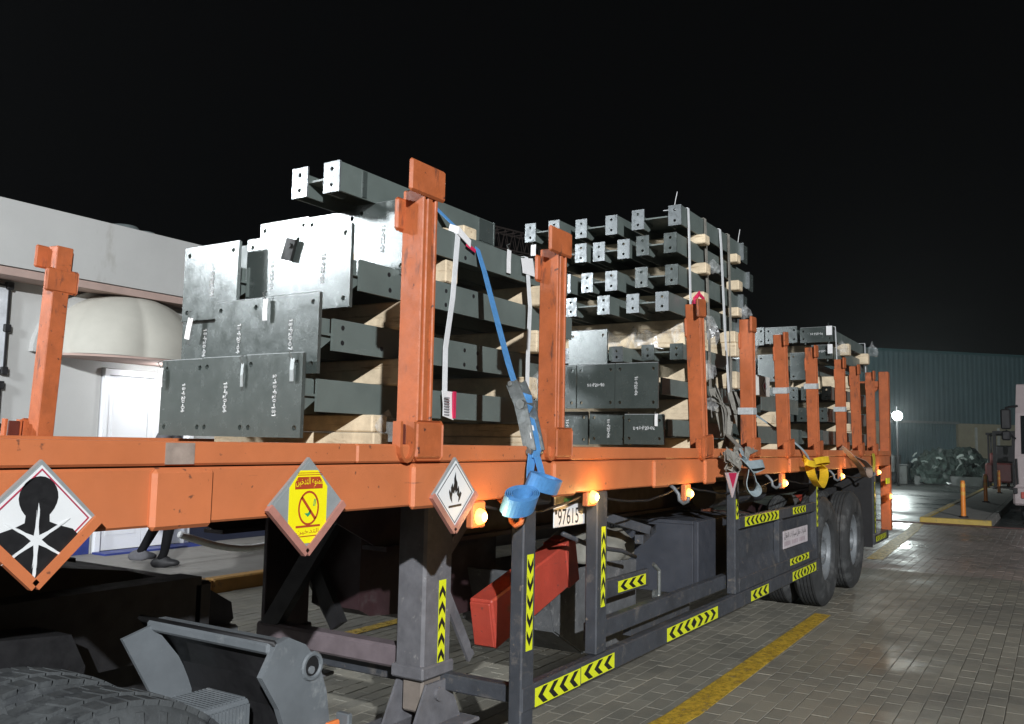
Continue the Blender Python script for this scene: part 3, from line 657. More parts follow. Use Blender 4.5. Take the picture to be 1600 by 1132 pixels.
# white lettered panel
b = MB(); b.box(7.02, 7.80, -.001, .0035, .695, .832); bn = b.build('company_board', surf('pale_pink_board', (.55, .50, .52), .5, bmp=0), pn)
ar = lambda s_: ''.join(chr(int(c, 16)) for c in s_.split())[::-1]
T1 = ar('FEE7 FED8 FEE0 FEF4 FE8E FE95') ; T2 = ar('FEE7 FED8 FEDE'); T3 = ar('FEB3 FEF4 FE8E FEAD FE8D FE95'); T4 = ar('FE8D FEDF FEE8 FED8 FEDE')
font_text(T4 + ' ' + T3 + ' ' + T2 + ' ' + T1, (7.05, -.0016, .765), X, Z, .052, bn, INK, 'lettering', .70)
b = MB()
for k in range(15):
    if k % 5 != 4: b.box(7.05 + k * .047, 7.05 + k * .047 + .036, -.0016, -.0011, .715, .748)
b.build('faded_number', surf('faded_ink', (.40, .33, .36), .5, bmp=0), bn)

# wheels
def wheel(x, y0, sgn, z=.512, R=.515, mat=RUBBER):
    # y0 outer sidewall, sgn direction to the inner side
    wd_ = .26
    pr = [(.27, .05), (.30, .015), (.40, .0), (.47, .015), (R - .008, .045)]
    n = 5; a, c = .05, wd_ - .05
    for k in range(n):
        u0 = a + (c - a) * k / n; u1 = a + (c - a) * (k + .8) / n; u2 = a + (c - a) * (k + 1) / n
        pr += [(R, u0 + .004), (R, u1)] + ([(R - .014, u1 + .003), (R - .014, u2)] if k < n - 1 else [])
    pr += [(R - .008, wd_ - .045), (.47, wd_ - .015), (.40, wd_), (.27, wd_ - .05)]
    b = MB(); b.lathe([(r, o * sgn) for r, o in pr], (x, y0, z), 'y', 56); t = b.build('tyre', mat, TR, False); smooth_by_angle(t, 35)
    b = MB(); b.lathe([(.0, .10 * sgn), (.09, .10 * sgn), (.10, .06 * sgn), (.13, .06 * sgn), (.14, .12 * sgn), (.21, .13 * sgn), (.25, .05 * sgn), (.272, .045 * sgn), (.275, .06 * sgn)], (x, y0, z), 'y', 40); r = b.build('rim', RIM, t, False); smooth_by_angle(r, 35)
    b = MB()
    for k in range(10):
        q = 2 * math.pi * k / 10; px, pz = x + .165 * math.cos(q), z + .165 * math.sin(q); b.cyl((px, y0 + .125 * sgn, pz), (px, y0 + .085 * sgn, pz), .014, n=6)
    b.build('wheel_nuts', RATCH, t)
for x in (8.80, 10.12):
    for y0, s_ in ((.03, 1), (.32, 1), (2.47, -1), (2.18, -1)): wheel(x, y0, s_)
    b = MB(); b.cyl((x, .6, .512), (x, 1.9, .512), .075, n=16); b.build('axle', CHASSIS, TR)
b = MB(); b.beam((8.0, .72, .98), (9.46, .72, .78), .08, .10); b.beam((9.46, .72, .78), (10.9, .72, .98), .08, .10); b.beam((9.46, .72, 1.1), (9.46, .72, .74), .2, .1); b.build('leaf_spring', CHASSIS, TR)
b = MB(); b.box(11.0, 11.012, .02, .62, .35, 1.26); b.build('mud_flap', BLACK, TR)
b = MB(); b.cbox(11.25, 11.33, .03, .10, .42, 1.286, .005); b.cbox(11.2, 12.2, .03, .12, .36, .47, .006); rb = b.build('rear_underrun', GUARD, TR)
tape(rb, (11.3, .0295, .39), X, Z, .7, .06, 6, '<'); tape(rb, (11.27, .0295, .5), Z, -X, .6, .035, 8, '<')
# rear frame posts
b = MB(); b.cbox(12.2, 12.32, 0, .12, .46, 2.50, .008); b.cbox(12.2, 12.32, 2.38, 2.5, .46, 2.50, .008); b.cbox(12.21, 12.31, .12, 2.38, 1.20, 1.40, .008); b.cbox(12.22, 12.3, .12, 2.38, 2.30, 2.38, .006)
b.beam((12.26, .12, 2.33), (12.26, .42, 2.0), .05, .05, (1, 0, 0)); b.build('rear_frame', ORANGE_POST, TR)
b = MB(); b.box(11.86, 12.10, -.012, 0, 1.06, 1.13); b.build('rear_tape_plate', YEL, TR)
# small yellow strap hung on the rail
# marker lamps and rope hooks
for x, z in ((2.75, 1.207), (3.69, 1.240), (4.94, 1.207), (7.05, 1.208), (9.22, 1.214), (11.33, 1.215), (12.05, .90)):
    if x > 12: b = MB(); b.cbox(x - .05, x + .05, -.02, .0, z - .05, z + .05, .005)
    else: b = MB(); b.cbox(x - .045, x + .045, .0, .03, z - .042, 1.264 if x < 5.3 else 1.286, .005)
    m = b.build('marker_lamp', ORANGE, TR)
    y = -.021 if x > 12 else -.001
    b = MB(); b.lathe([(.0, -.028), (.013, -.027), (.024, -.020), (.030, -.006), (.031, .0)], (x, y, z), 'y', 20); b.build('lens', AMBER, m, True)
    b = MB(); b.lathe([(.0, -.030), (.012, -.029), (.019, -.0225)], (x, y, z), 'y', 14); b.build('bulb', AMBERHOT, m, True)
    ll = lamp('marker_glow', 'POINT', (x, y - .07, z), 1.3 if abs(x - 3.69) > .01 else 2.2, (1, .58, .20), None, .03); ll.parent = TR; ll.location = Vector((x, y - .07, z)) - Vector(TR['_o'])
LX = [2.75, 3.69, 4.94, 7.05, 9.22, 11.33]
for p, q in zip(LX, LX[1:]):
    n_ = int((q - p) / .12); R = random.Random(int(p * 10)); sag = .03 + .02 * (q - p)
    b = MB(); b.tube([(p + .04 + (q - p - .08) * k / n_, .035, 1.245 - sag * math.sin(math.pi * k / n_) + R.uniform(-.004, .004)) for k in range(n_ + 1)], .006, 6); b.build('lamp_wire', BLACK, TR, True)
for x in (2.93, 4.72, 6.62, 8.75, 10.6):
    z = 1.264 if x < 5.3 else 1.286
    b = MB(); b.tube([(x, .03, z), (x, .0, z - .02), (x, -.025, z - .05), (x, -.03, z - .085), (x - .01, -.06, z - .10), (x - .015, -.085, z - .085), (x - .015, -.09, z - .06)], .011, 8); b.build('rope_hook', ORANGE if x < 4 else RIM, TR, True)
# number plate
b = MB(); b.cbox(3.485, 3.81, .088, .094, 1.105, 1.262, .003); npl = b.build('number_plate', SIGNW, TR)
b = MB(); b.box(3.50, 3.795, .0868, .0878, 1.205, 1.258); b.build('upper_band', surf('olive_plate_band', (.20, .19, .13), .5, 0, .4, 60, bmp=0), npl)
b = MB(); b.box(3.575, 3.655, .0860, .0867, 1.21, 1.235); b.build('green_emblem', GREENP, npl)
font_text('97615', (3.522, .0872, 1.115), X, Z, .072, npl, INK, 'number', .20)
b = MB(); b.box(3.495, 3.513, .0868, .0878, 1.165, 1.185); b.build('plate_code', INK, npl)
# red air bottle behind the panel
b = MB(); b.prism([(9.0, .55, .98), (9.9, .55, .98), (9.9, .55, .86), (8.75, .55, .80)], (0, .06, 0)); b.build('red_gusset', REDP, TR)
b = MB(); b.cyl((6.6, .5, 1.10), (8.0, .5, 1.10), .10, n=20); b.build('air_tank', GUARD, TR)
# open bin on the near side
b = MB()
b.prism([(4.02, .42, .80), (4.12, .42, .50), (4.45, .42, .33), (4.95, .42, .26), (5.15, .42, .26), (5.15, .42, .77), (4.75, .42, .80)], (0, .012, 0))
b.prism([(4.02, 1.0, .80), (4.12, 1.0, .50), (4.45, 1.0, .33), (4.95, 1.0, .26), (5.15, 1.0, .26), (5.15, 1.0, .77), (4.75, 1.0, .80)], (0, .012, 0))
P = [(4.02, .80), (4.12, .50), (4.45, .33), (4.95, .26), (5.15, .26), (5.15, .77)]
b.strap([(x, .715, z) for x, z in P], (0, 1, 0), .56, .012)
b.build('tool_bin', surf('worn_grey_bin', (.10, .105, .11), .6, 0, .3, 10, (.22, .22, .22), .57, 16), TR)

# ------------------------------------------------------------------ placards on the rail
def placard(name, label, cx_, cz_, hd, vd, face, rim, tilt=0):
    t = thing(name, label, 'hazard sign', (cx_, -.02, cz_), 'diamond placards on the orange rail')
    def dia(k, y, th): return [(cx_ - hd * k, y, cz_), (cx_, y, cz_ - vd * k), (cx_ + hd * k, y, cz_), (cx_, y, cz_ + vd * k)]
    b = MB(); b.prism(dia(1, -.014, 0), (0, -.010, 0)); b.build('backing', rim, t)
    b = MB(); b.prism(dia(.91, -.0242, 0), (0, -.0015, 0)); b.build('face', face, t)
    return t, dia
yf = -.0260
# health hazard
t, dia = placard('hazard_placard', 'large white diamond placard with black bust and starburst health symbol', 1.055, 1.302, .132, .128, SIGNW, SIGNG)
def vee(t, hd, vd, cx_, cz_, mat, name='lower_lip'):
    b = MB()
    for s_ in (-1, 1): b.beam((cx_ + s_ * hd * 1.02, -.024, cz_ - .004), (cx_, -.024, cz_ - vd * 1.02 - .004), .022, .016, (0, 1, 0))
    b.build(name, mat, t)
vee(t, .132, .128, 1.055, 1.302, ORANGE)
def outline(t, dia, k0, k1, y, mat, name):
    b = MB(); a, c = dia(k0, y, 0), dia(k1, y, 0)
    for i in range(4): b.prism([a[i], a[(i + 1) % 4], c[(i + 1) % 4], c[i]], (0, -.0007, 0))
    b.build(name, mat, t)
outline(t, dia, .86, .825, yf, surf('crimson_line', (.40, .04, .08), .5, bmp=0), 'border_line')
b = MB(); C0, Zc = 1.052, 1.302
def bp(pts, y=yf, th=.0007, k=.132): return [(C0 + u * k, y, Zc + v * k) for u, v in pts]
head = [(.32 * math.sin(q) * (1 - .10 * max(0, -math.cos(q))), .36 + .35 * math.cos(q)) for q in [2 * math.pi * i / 24 for i in range(24)]]
b.prism(bp(head), (0, -.0007, 0))
b.prism(bp([(-.19, .12), (.19, .12), (.20, -.02), (.34, -.08), (.60, -.16), (.70, -.26), (.70, -.34), (0, -.92), (-.66, -.36), (-.70, -.26), (-.58, -.15), (-.34, -.08), (-.20, -.02)], yf - .0001), (0, -.0007, 0)); b.build('bust_symbol', INK, t)
b = MB(); R = random.Random(3)
star = []
for q, r in ((90, .56), (150, .58), (213, .60), (270, .62), (328, .58), (30, .60)):
    q = math.radians(q); star += [(.085 * math.cos(q - .5), -.30 + .085 * math.sin(q - .5))] + [(r * f_ * math.cos(q - g_ - R.uniform(0, .035)), -.30 + r * f_ * math.sin(q - g_)) for f_, g_ in ((.38, .10), (.55, .05), (.70, .055), (.85, .03))] + [(r * 1.05 * math.cos(q), -.30 + r * 1.05 * math.sin(q))] + [(r * f_ * math.cos(q + g_ + R.uniform(0, .035)), -.30 + r * f_ * math.sin(q + g_)) for f_, g_ in ((.85, .03), (.70, .055), (.55, .05), (.38, .10))]
def sortstar(s_): return sorted(s_, key=lambda p: math.atan2(p[1] + .30, p[0]))
b.prism(bp(sortstar(star), yf - .0012), (0, -.0007, 0)); b.build('starburst', SIGNW, t)
# no smoking sticker
t, dia = placard('no_smoking_placard', 'grey diamond placard with a bright yellow no smoking sticker', 1.836, 1.300, .143, .132, SIGNG, SIGNG)
vee(t, .143, .132, 1.836, 1.300, SIGNRIM)
C0, Zc, k = 1.838, 1.300, .132
def sp(pts, y=yf): return [(C0 + u * k, y, Zc + v * k) for u, v in pts]
b = MB(); b.prism(sp([(-.58, .36), (-.58, -.52), (-.28, -.84), (.24, -.84), (.55, -.52), (.55, .36), (.24, .72), (-.28, .72)]), (0, -.0007, 0)); st = b.build('sticker', SIGNY, t)
y2 = yf - .0008
b = MB(); b.prism(sp([(-.42, .32), (.40, .32), (.40, .46), (.30, .58), (-.34, .58), (-.42, .46)], y2), (0, -.0005, 0))
for z0, z1 in ((-.50, -.455), (-.70, -.68), (.615, .63), (.66, .672)): b.prism(sp([(-.36, z0), (.36, z0), (.36, z1), (-.36, z1)], y2), (0, -.0005, 0))
ring = MB(); N = 36
for i in range(N):
    q, r_ = 2 * math.pi * i / N, 2 * math.pi * (i + 1) / N
    b.prism(sp([(.31 * math.cos(q), -.09 + .37 * math.sin(q)), (.31 * math.cos(r_), -.09 + .37 * math.sin(r_)), (.265 * math.cos(r_), -.09 + .325 * math.sin(r_)), (.265 * math.cos(q), -.09 + .325 * math.sin(q))], y2), (0, -.0005, 0))
b.prism(sp([(-.24, .13), (-.19, .17), (.23, -.31), (.18, -.35)], y2), (0, -.0005, 0)); b.build('prohibition_print', SIGNR, st)
b = MB(); b.prism(sp([(-.12, -.20), (-.02, -.28), (.06, -.22), (.06, -.12), (-.02, -.20)], y2), (0, -.0005, 0)); b.build('green_hand', GREENP, st)
b = MB()
for a in (.13, .17): b.prism(sp([(a, -.05), (a + .02, -.05), (a + .05, .10), (a + .03, .10)], y2), (0, -.0005, 0))
b.build('smoke_print', GREENP, st)
W1 = ar('FEE3 FEE4 FEE8 FEEE FEC9'); W2 = ar('FE8D FEDF FE98 FEAA FEA7 FEF4 FEE6')
font_text(W2 + ' ' + W1, (C0 - .40 * k, y2 - .0007, Zc + .34 * k), X, Z, .030, st, SIGNY, 'arabic_lettering', .80 * k)
font_text(W2, (C0 - .34 * k, y2 - .0003, Zc - .66 * k), X, Z, .017, st, SIGNR, 'lower_lettering', .66 * k)
# flammable
t, dia = placard('flammable_placard', 'white diamond placard with a black flame symbol between two stake posts', 2.557, 1.302, .130, .127, SIGNW, SIGNG)
vee(t, .130, .127, 2.557, 1.302, SIGNRIM)
outline(t, dia, .83, .80, yf, INK, 'border_line')
C0, Zc, k = 2.557, 1.300, .128
b = MB(); b.prism(sp([(-.14, -.24), (-.24, -.12), (-.30, .06), (-.27, .13), (-.20, .02), (-.21, .18), (-.13, .30), (-.11, .16), (-.06, .30), (-.07, .42), (0, .60), (.02, .42), (.09, .30), (.10, .12), (.15, .22), (.19, .06), (.16, -.02), (.24, .06), (.30, .0), (.22, -.16), (.14, -.24), (.17, -.10), (.08, -.02), (.10, .10), (.02, .02), (-.02, .12), (-.06, .0), (-.12, .05), (-.16, -.08)]), (0, -.0007, 0)); b.prism(sp([(-.30, -.38), (.30, -.34), (.30, -.28), (-.30, -.32)]), (0, -.0007, 0)); b.build('flame_symbol', INK, t)

# ------------------------------------------------------------------ stake posts
def stake(x, label, y=0, sgn=1, top=2.44, hl=-.125, hr=.075, bt=.085, lw=.085, lean=(0, 0), hw=.043, patch=None):
    # outer face at y, body runs inward by sgn*.12
    t = thing('stake_post', label, 'stake post', (x, y + sgn * .05, 1.472), 'orange stake posts along the trailer')
    t.rotation_euler = (lean[1], lean[0], 0)
    Y = lambda a: y + sgn * a
    def bx(b, x0, x1, ya, yb, z0, z1, c=.004): b.cbox(x + x0, x + x1, min(Y(ya), Y(yb)), max(Y(ya), Y(yb)), z0, z1, c)
    b = MB(); bx(b, -hw, hw, .012, .095, 1.30, top - bt); bx(b, -hw * .35, hw * .35, .004, .02, 1.50, top - .11); bx(b, hw * .62, hw, .002, .02, 1.50, top - .11); bx(b, -hw, -hw * .62, .002, .02, 1.50, top - .11); b.build('body', ORANGE_POST, t)
    b = MB(); bx(b, hl, hr, -.008, .010, top - .115, top, .008); b.build('head_plate', ORANGE_POST, t)
    b = MB(); bx(b, -lw, lw, .085, .10, top - .235, top - .115, .010); b.build('lug_plate', ORANGE_POST, t)
    # base bracket: open hook on the left, plate in front
    b = MB(); bx(b, -hw - .03, .085, -.018, -.002, 1.418, 1.555, .014); bk = b.build('base_plate', ORANGE_POST, t)
    P = [(x - hw - .108, Y(-.004), 1.548)] + [(x - hw - .073 + .035 * math.cos(math.pi + math.pi * q / 8), Y(-.004), 1.462 + .045 * math.sin(math.pi + math.pi * q / 8)) for q in range(9)] + [(x - hw - .038, Y(-.004), 1.548)]
    b = MB(); b.strap(P, (0, 1, 0), .034, .012); b.build('pocket_hook', ORANGE_POST, t)
    b = MB(); bx(b, -hw - .10, -hw - .046, .012, .02, 1.43, 1.54, .002); b.build('slot_shade', surf('dark_red_slot_shade', (.10, .02, .012), .6, bmp=0), bk)  # dark sheet painted as the shade in the hook's open slot
    if patch:
        b = MB(); bx(b, -hw - .004, hw + .004, -.001, .112, patch, patch + .05, .002); b.build('silver_tape', EDGE, t)
    return t
stake(2.405, 'scuffed orange stake post rising tallest just left of the blue strap', lean=(.0, 0), top=2.452)
stake(3.375, 'orange stake post just right of the blue strap and its ratchet', top=2.435)
stake(5.262, 'orange stake post leaning back beside the grey ratchet straps', lean=(-.10, 0), top=2.40, hl=-.09, hr=.06, lw=.06, bt=.03)
names = ['orange stake post with silver tape low, just right of the grey straps', 'orange stake post with a silver tape band above the yellow strap', 'orange stake post with pale tape halfway, second right of the yellow strap',
         'orange stake post with silver tape before the third load', 'orange stake post fourth from the rear corner frame', 'orange stake post next but one to the rear corner frame']
for x, nm, ln, pt in ((6.29, names[0], -.03, 1.72), (7.26, names[1], -.11, 1.93), (8.29, names[2], -.09, 2.03), (9.50, names[3], -.05, 1.87), (10.33, names[4], -.12, None), (11.22, names[5], -.05, None)):
    stake(x, nm, lean=(ln, 0), patch=pt, top=2.43, hl=-.075, hr=.055, lw=.058, bt=.02)
stake(2.465, 'orange stake post alone on the far rail, seen before the white wall', y=2.5, sgn=-1, top=2.425, lean=(.02, .04), hl=-.10, hr=.10, bt=0)
for x in (3.40, 6.3, 8.3, 10.3): pass

# ------------------------------------------------------------------ steel load
def ibeam(name, label, cat, group, X0, X1, y0, y1, zc, h=.145, base=None, ends=True, end_x=None, text=None, textpos=.5, dull_end=.0, mat=STEEL, gap=0, tilt=0):
    """H section lying with its web flat: flanges at y0 and y1, web at zc. base: (y0,y1,z0,z1) base plate in front."""
    t = thing(name, label, cat, (X0, (y0 + y1) / 2, zc - h / 2), group)
    fx = X0 + (gap if base else 0)
    for k, ya in enumerate((y0, y1 - .012)):
        b = MB(); b.box(fx + .0, X1, ya, ya + .012, zc - h / 2, zc + h / 2); b.build('flange', mat, t)
    b = MB(); b.box(X0 + .012, X1 - .005, y0 + .0125, y1 - .0125, zc - .005, zc + .005); b.build('web', mat, t)
    if base:
        b = MB(); a0, a1, c0, c1 = base; wd_, hh = a1 - a0, c1 - c0
        holed_plate(b, (X0, a1, c0), (0, -1, 0), (0, 0, 1), wd_, hh, -.018, [(.035, .04), (wd_ - .035, .04), (.035, hh - .04), (wd_ - .035, hh - .04)], .0115)
        p = b.build('base_plate', PLATE, t)
        b = MB(); b.prism([(X0 + .001, a0 + .002, c1), (X0 + .008, a0 + .002, c1), (X0 + .008, a0 + .002, c1 + .004)], (0, wd_ - .004, 0)); b.build('burr_highlight', EDGE, p)  # burred top edge coloured pale as its highlight
        b = MB()
        for ya in (y0 + .03, y1 - .042): b.prism([(X0 + .019, ya, zc - .006), (X0 + .019, ya, zc - .10), (X0 + .15, ya, zc - .006)], (0, .012, 0))
        b.box(X0 + .019, fx + .01, y0 + .03, y0 + .04, zc + .006, zc + h / 2)
        b.build('stiffener', mat, t)
        if text:
            vert = text[0]; s_ = text[1]; hgt = .020
            n_ = len(s_) * .72 * hgt
            ym = a0 + wd_ * textpos; zm = (c0 + c1) / 2
            if vert: chalk(s_, (X0 - .0012, ym + .01, zm + n_ / 2), (0, 0, -1), (0, -1, 0), hgt, p)
            else: chalk(s_, (X0 - .0012, ym + n_ / 2, zm), (0, -1, 0), (0, 0, 1), hgt, p)
    elif ends:
        pw = .098
        for ya in (y0 - .002, y1 - pw + .002):
            b = MB(); holed_plate(b, (X0 - .004, ya + pw, zc - h / 2 - .004), (0, -1, 0), (0, 0, 1), pw, h + .008, -.010, [(pw / 2, .035), (pw / 2, h - .027)], .0105)
            b.build('end_plate', GALV if dull_end == 0 else PLATE, t)
        b = MB()
        b.prism([(X0 + .008, y1 - .085, zc - .006), (X0 + .008, y1 - .085, zc - h / 2), (X0 + .12, y1 - .085, zc - h / 2), (X0 + .20, y1 - .085, zc - .006)], (0, .01, 0))
        b.prism([(X0 + .008, y0 + .085, zc - .006), (X0 + .008, y0 + .085, zc - h / 2), (X0 + .12, y0 + .085, zc - h / 2), (X0 + .20, y0 + .085, zc - .006)], (0, .01, 0))
        b.build('gusset', mat, t)
    if end_x:
        b = MB(); holed_plate(b, (end_x - .11, y0 - .006, zc - h / 2 - .006), (1, 0, 0), (0, 0, 1), .13, h + .012, -.008, [(.095, .04), (.095, h - .03)], .012); b.build('splice_plate', PLATE, t)
        b = MB(); b.box(X1 - .01, X1 + .0, y0 - .03, y1 + .0, zc - h / 2 - .004, zc + h / 2 + .004); b.build('end_cap', GALV, t)
    return t
SIDE = ['road side', 'middle', 'building side']
G1 = 'steel columns stacked in the front load'
# bolt holes along the flanges of the near column are drilled dark discs
def flange_holes(t, pts, y, r=.011):
    b = MB()
    for x, z in pts: b.cyl((x, y, z), (x, y - .0012, z), r, n=10)
    b.build('bolt_holes', INK, t)
TXT = ['2-18-P20-181', '18-P20-04', '18-P20-04']
rows = [(2.56, 1.667, [(.755, 1.097), (1.103, 1.405), (1.411, 1.715)], 1.487, 1.835, 'bottom', 4.78),
        (2.63, 1.930, [(.745, 1.099), (1.105, 1.405), (1.411, 1.715)], 1.755, 2.097, 'second', 4.80),
        (2.75, 2.200, [(.69, 1.043), (1.047, 1.36), (1.315, 1.693)], 2.047, 2.41, 'third', 4.80),
        (3.10, 2.462, [(.67, .99), (1.0, 1.338), (1.35, 1.70)], 2.25, 2.605, 'top', 4.70)]
look = ['nearest the stake posts', 'in the middle', 'nearest the white building']
for ri, (x0, zc, pl, z0, z1, rn, xe) in enumerate(rows):
    for k, (a, c) in enumerate(pl):
        xx = x0 + ((.022 * k, (0, .012, .075)[k], (0, .02, -.07)[k], .022 * k)[ri])
        if ri == 3: z1b = z1 + (0, -.01, .005)[k]; z0b = z0
        else: z1b, z0b = z1, z0
        if ri == 2 and k == 2: z0b, z1b, zc = 2.030, 2.385, 2.207
        txt = (True, ['2-18-P20-181', '18-P20-04', '18-P20-04', '18-P20-07', '18-P20-04', '18-P20-04', '18-P20-04', '18-P20-04', '18-P20-04', '18-P20-09', '18-P20-05', '18-P20-06'][ri * 3 + k])
        t = ibeam('steel_column', 'grey column with square base plate, %s row of the front load, %s' % (rn, look[k]), 'steel column', G1, xx, xe - .03 * k, a + .022, c - .022, zc, .138, (a, c, z0b, z1b), text=txt, textpos=.45, gap=.11 if ri < 2 else .085)
        if k == 0: flange_holes(t, {0: [(3.42, 1.70), (3.42, 1.63)], 1: [(2.80, 1.965), (2.80, 1.90), (3.06, 1.90), (3.72, 1.96), (3.72, 1.885), (3.84, 1.955), (3.84, 1.88), (4.38, 1.96), (4.38, 1.89)], 2: [(3.03, 2.235), (3.04, 2.165), (3.47, 2.23), (3.47, 2.16), (3.71, 2.24)], 3: [(3.6, 2.50), (3.6, 2.42)]}[ri], a + .022)
t = ibeam('steel_beam', 'lone grey beam lying across the very top of the front load', 'steel beam', None, 2.85, 4.12, .867, 1.162, 2.672, .135)
b = MB(); holed_plate(b, (4.125, .86, 2.60), (0, 1, 0), (0, 0, 1), .11, .14, -.010, [(.055, .10), (.055, .04)], .011); b.build('end_cleat', PLATE, t)
b = MB(); b.box(3.97, 4.12, .862, .866, 2.61, 2.735); b.box(3.0, 3.03, .862, .866, 2.61, 2.735); b.build('doubler', PLATE, t)
b = MB(); b.cbox(3.62, 3.74, .72, 1.6, 2.535, 2.602, .006); tag(b.build('timber_spacer', WOOD), 'thin timber spacer under the lone top beam', 'timber')
# bracket hung on the middle top plates of the front load
b = MB(); b.prism([(2.738, 1.088, 2.285), (2.738, 1.055, 2.38), (2.738, .998, 2.365), (2.738, 1.028, 2.272)], (-.014, 0, 0)); b.cyl((2.73, 1.03, 2.34), (2.715, 1.03, 2.34), .012, n=8)
br = b.build('hanging_bracket', surf('dark_bracket', (.012, .013, .012), .6, bmp=0), loc=(2.72, 1.1, 2.35)); tag(br, 'small dark bracket hung on the shiny plates of the front load', 'bracket')
b = MB(); b.box(2.95, 2.96, 1.50, 1.63, 2.14, 2.445); b.box(2.961, 3.09, 1.56, 1.57, 2.14, 2.44); tag(b.build('loose_channel', STEEL), 'narrow dark channel standing between the upper front base plates', 'channel')

# load 2
G2 = 'grey beams stacked in the second load'
near = ['nearest the stake posts', 'second from the stake posts', 'third from the stake posts', 'fourth from the stake posts']
R2 = [(5.90, 3.155, .142, [(.417, .80), (.947, 1.30), (1.41, 1.72)], 'top', 7.30, [0, .05, -.02]),
      (5.84, 2.940, .138, [(.427, .735), (.812, 1.11), (1.16, 1.47)], 'second', 7.50, [0, .04, .02]),
      (5.87, 2.712, .142, [(.428, .756), (.92, 1.217), (1.30, 1.62)], 'third', 7.32, [0, .03, .0]),
      (5.72, 2.496, .130, [(.439, .757), (.885, 1.249), (1.32, 1.63)], 'fourth', 7.25, [0, -.02, .03]),
      (5.92, 2.160, .108, [(.41, .725), (.89, 1.20), (1.28, 1.58)], 'fifth', 7.20, [0, .02, .0])]
for ri, (x0, zc, h, ys, rn, xe, dx) in enumerate(R2):
    for k, (a, c) in enumerate(ys):
        ibeam('steel_beam', 'grey beam with drilled end plates, %s row of the second load, %s' % (rn, near[k]), 'steel beam', G2, x0 + dx[k], xe + dx[k] * 2, a, c, zc, h, end_x=(xe + .16 if k == 0 else None), dull_end=0 if (k or ri in (0, 3)) else 1, tilt=0)
for ri, (x0, zc, pl, z0, z1, rn, txts) in enumerate([(5.52, 1.895, [(.432, .75), (.754, 1.05), (1.06, 1.40)], 1.735, 2.045, 'upper', [(True, '18-P20-04'), (False, '18-P20-10'), (True, '18-P20-11')]),
                                          (5.60, 1.61, [(.42, .715), (.70, 1.0), (1.03, 1.36)], 1.49, 1.715, 'lowest', [(False, '2-18-P20-02'), (True, '18-P20-04'), (True, '18-P20-04')])]):
    for k, (a, c) in enumerate(pl):
        t = ibeam('steel_column', 'grey column with large base plate, %s row of the second load, %s' % (rn, near[k]), 'steel column', G2, x0 + (.03 * k if ri else .004 * k), 7.15, a + .02, c - .02, zc, .115, (a, c, z0 - (.006 * k if ri else 0), z1 - (.02 * (1 - k) if ri == 1 and k < 1 else 0)), text=txts[k], textpos=.5, gap=.12)
for k, (a, c, x0) in enumerate([(.95, 1.27, 5.80)]):
    ibeam('steel_column', 'grey column with shiny mottled base plate above the lower plates of the second load', 'steel column', G2, x0, 7.2, a + .02, c - .02, 2.16, .10, (a, c, 2.02, 2.33), text=None, gap=.1)

# load 3
G3 = 'grey columns stacked in the rear load'
def col3(x0, x1, a, c, zc, h, base, lab, txt=None):
    return ibeam('steel_column', lab, 'steel column', G3, x0, x1, a + .015, c - .015, zc, h, base, text=txt, gap=.1)
for k, (a, c, z0, z1) in enumerate([(.165, .51, 2.63, 2.795), (.55, .90, 2.64, 2.82), (.92, 1.25, 2.63, 2.83)]):
    col3(9.72 + .03 * k, 11.9, a, c, (z0 + z1) / 2, .12, (a, c, z0, z1), 'grey column in the top row of the rear load, %s' % near[k], (False, '18-P20-04'))
for k, (a, c, z0, z1, x0) in enumerate([(.18, .40, 2.45, 2.60, 9.74), (.41, .615, 2.225, 2.52, 9.70), (.75, .965, 2.21, 2.51, 9.68), (1.0, 1.3, 2.2, 2.5, 9.72)]):
    col3(x0, 11.9, a, c, (z0 + z1) / 2, .13, (a, c, z0, z1), 'grey column in the second row of the rear load, %s' % near[k], (False, '18-P20-0%d' % (k + 3)) if k == 0 else None)
for ri, zc in enumerate((2.08, 1.84, 1.60)):
    for k in range(3):
        a = .20 + .36 * k
        x0 = 9.75 - .2 * ri + .05 * k
        ibeam('steel_beam', 'grey beam in the %s row of the rear load, %s' % (('third', 'fourth', 'bottom')[ri], near[k]), 'steel beam', G3, x0, 11.85 + .1 * (ri == 1), a, a + .31, zc, .14, dull_end=1, end_x=12.0 if k == 0 else None)
for ri, (zc, z0, z1) in enumerate(((1.60, 1.49, 1.71), (1.90, 1.80, 2.0))):
    for k in range(3):
        a = .42 + .34 * k; x0 = 7.75 + .12 * ri + .04 * k
        ibeam('steel_column', 'short grey column in the %s row between the second and rear loads, %s' % (('bottom', 'upper')[ri], near[k]), 'steel column', G3, x0, 9.3, a + .015, a + .325, zc, .15, (a, a + .33, z0, z1), gap=.1)

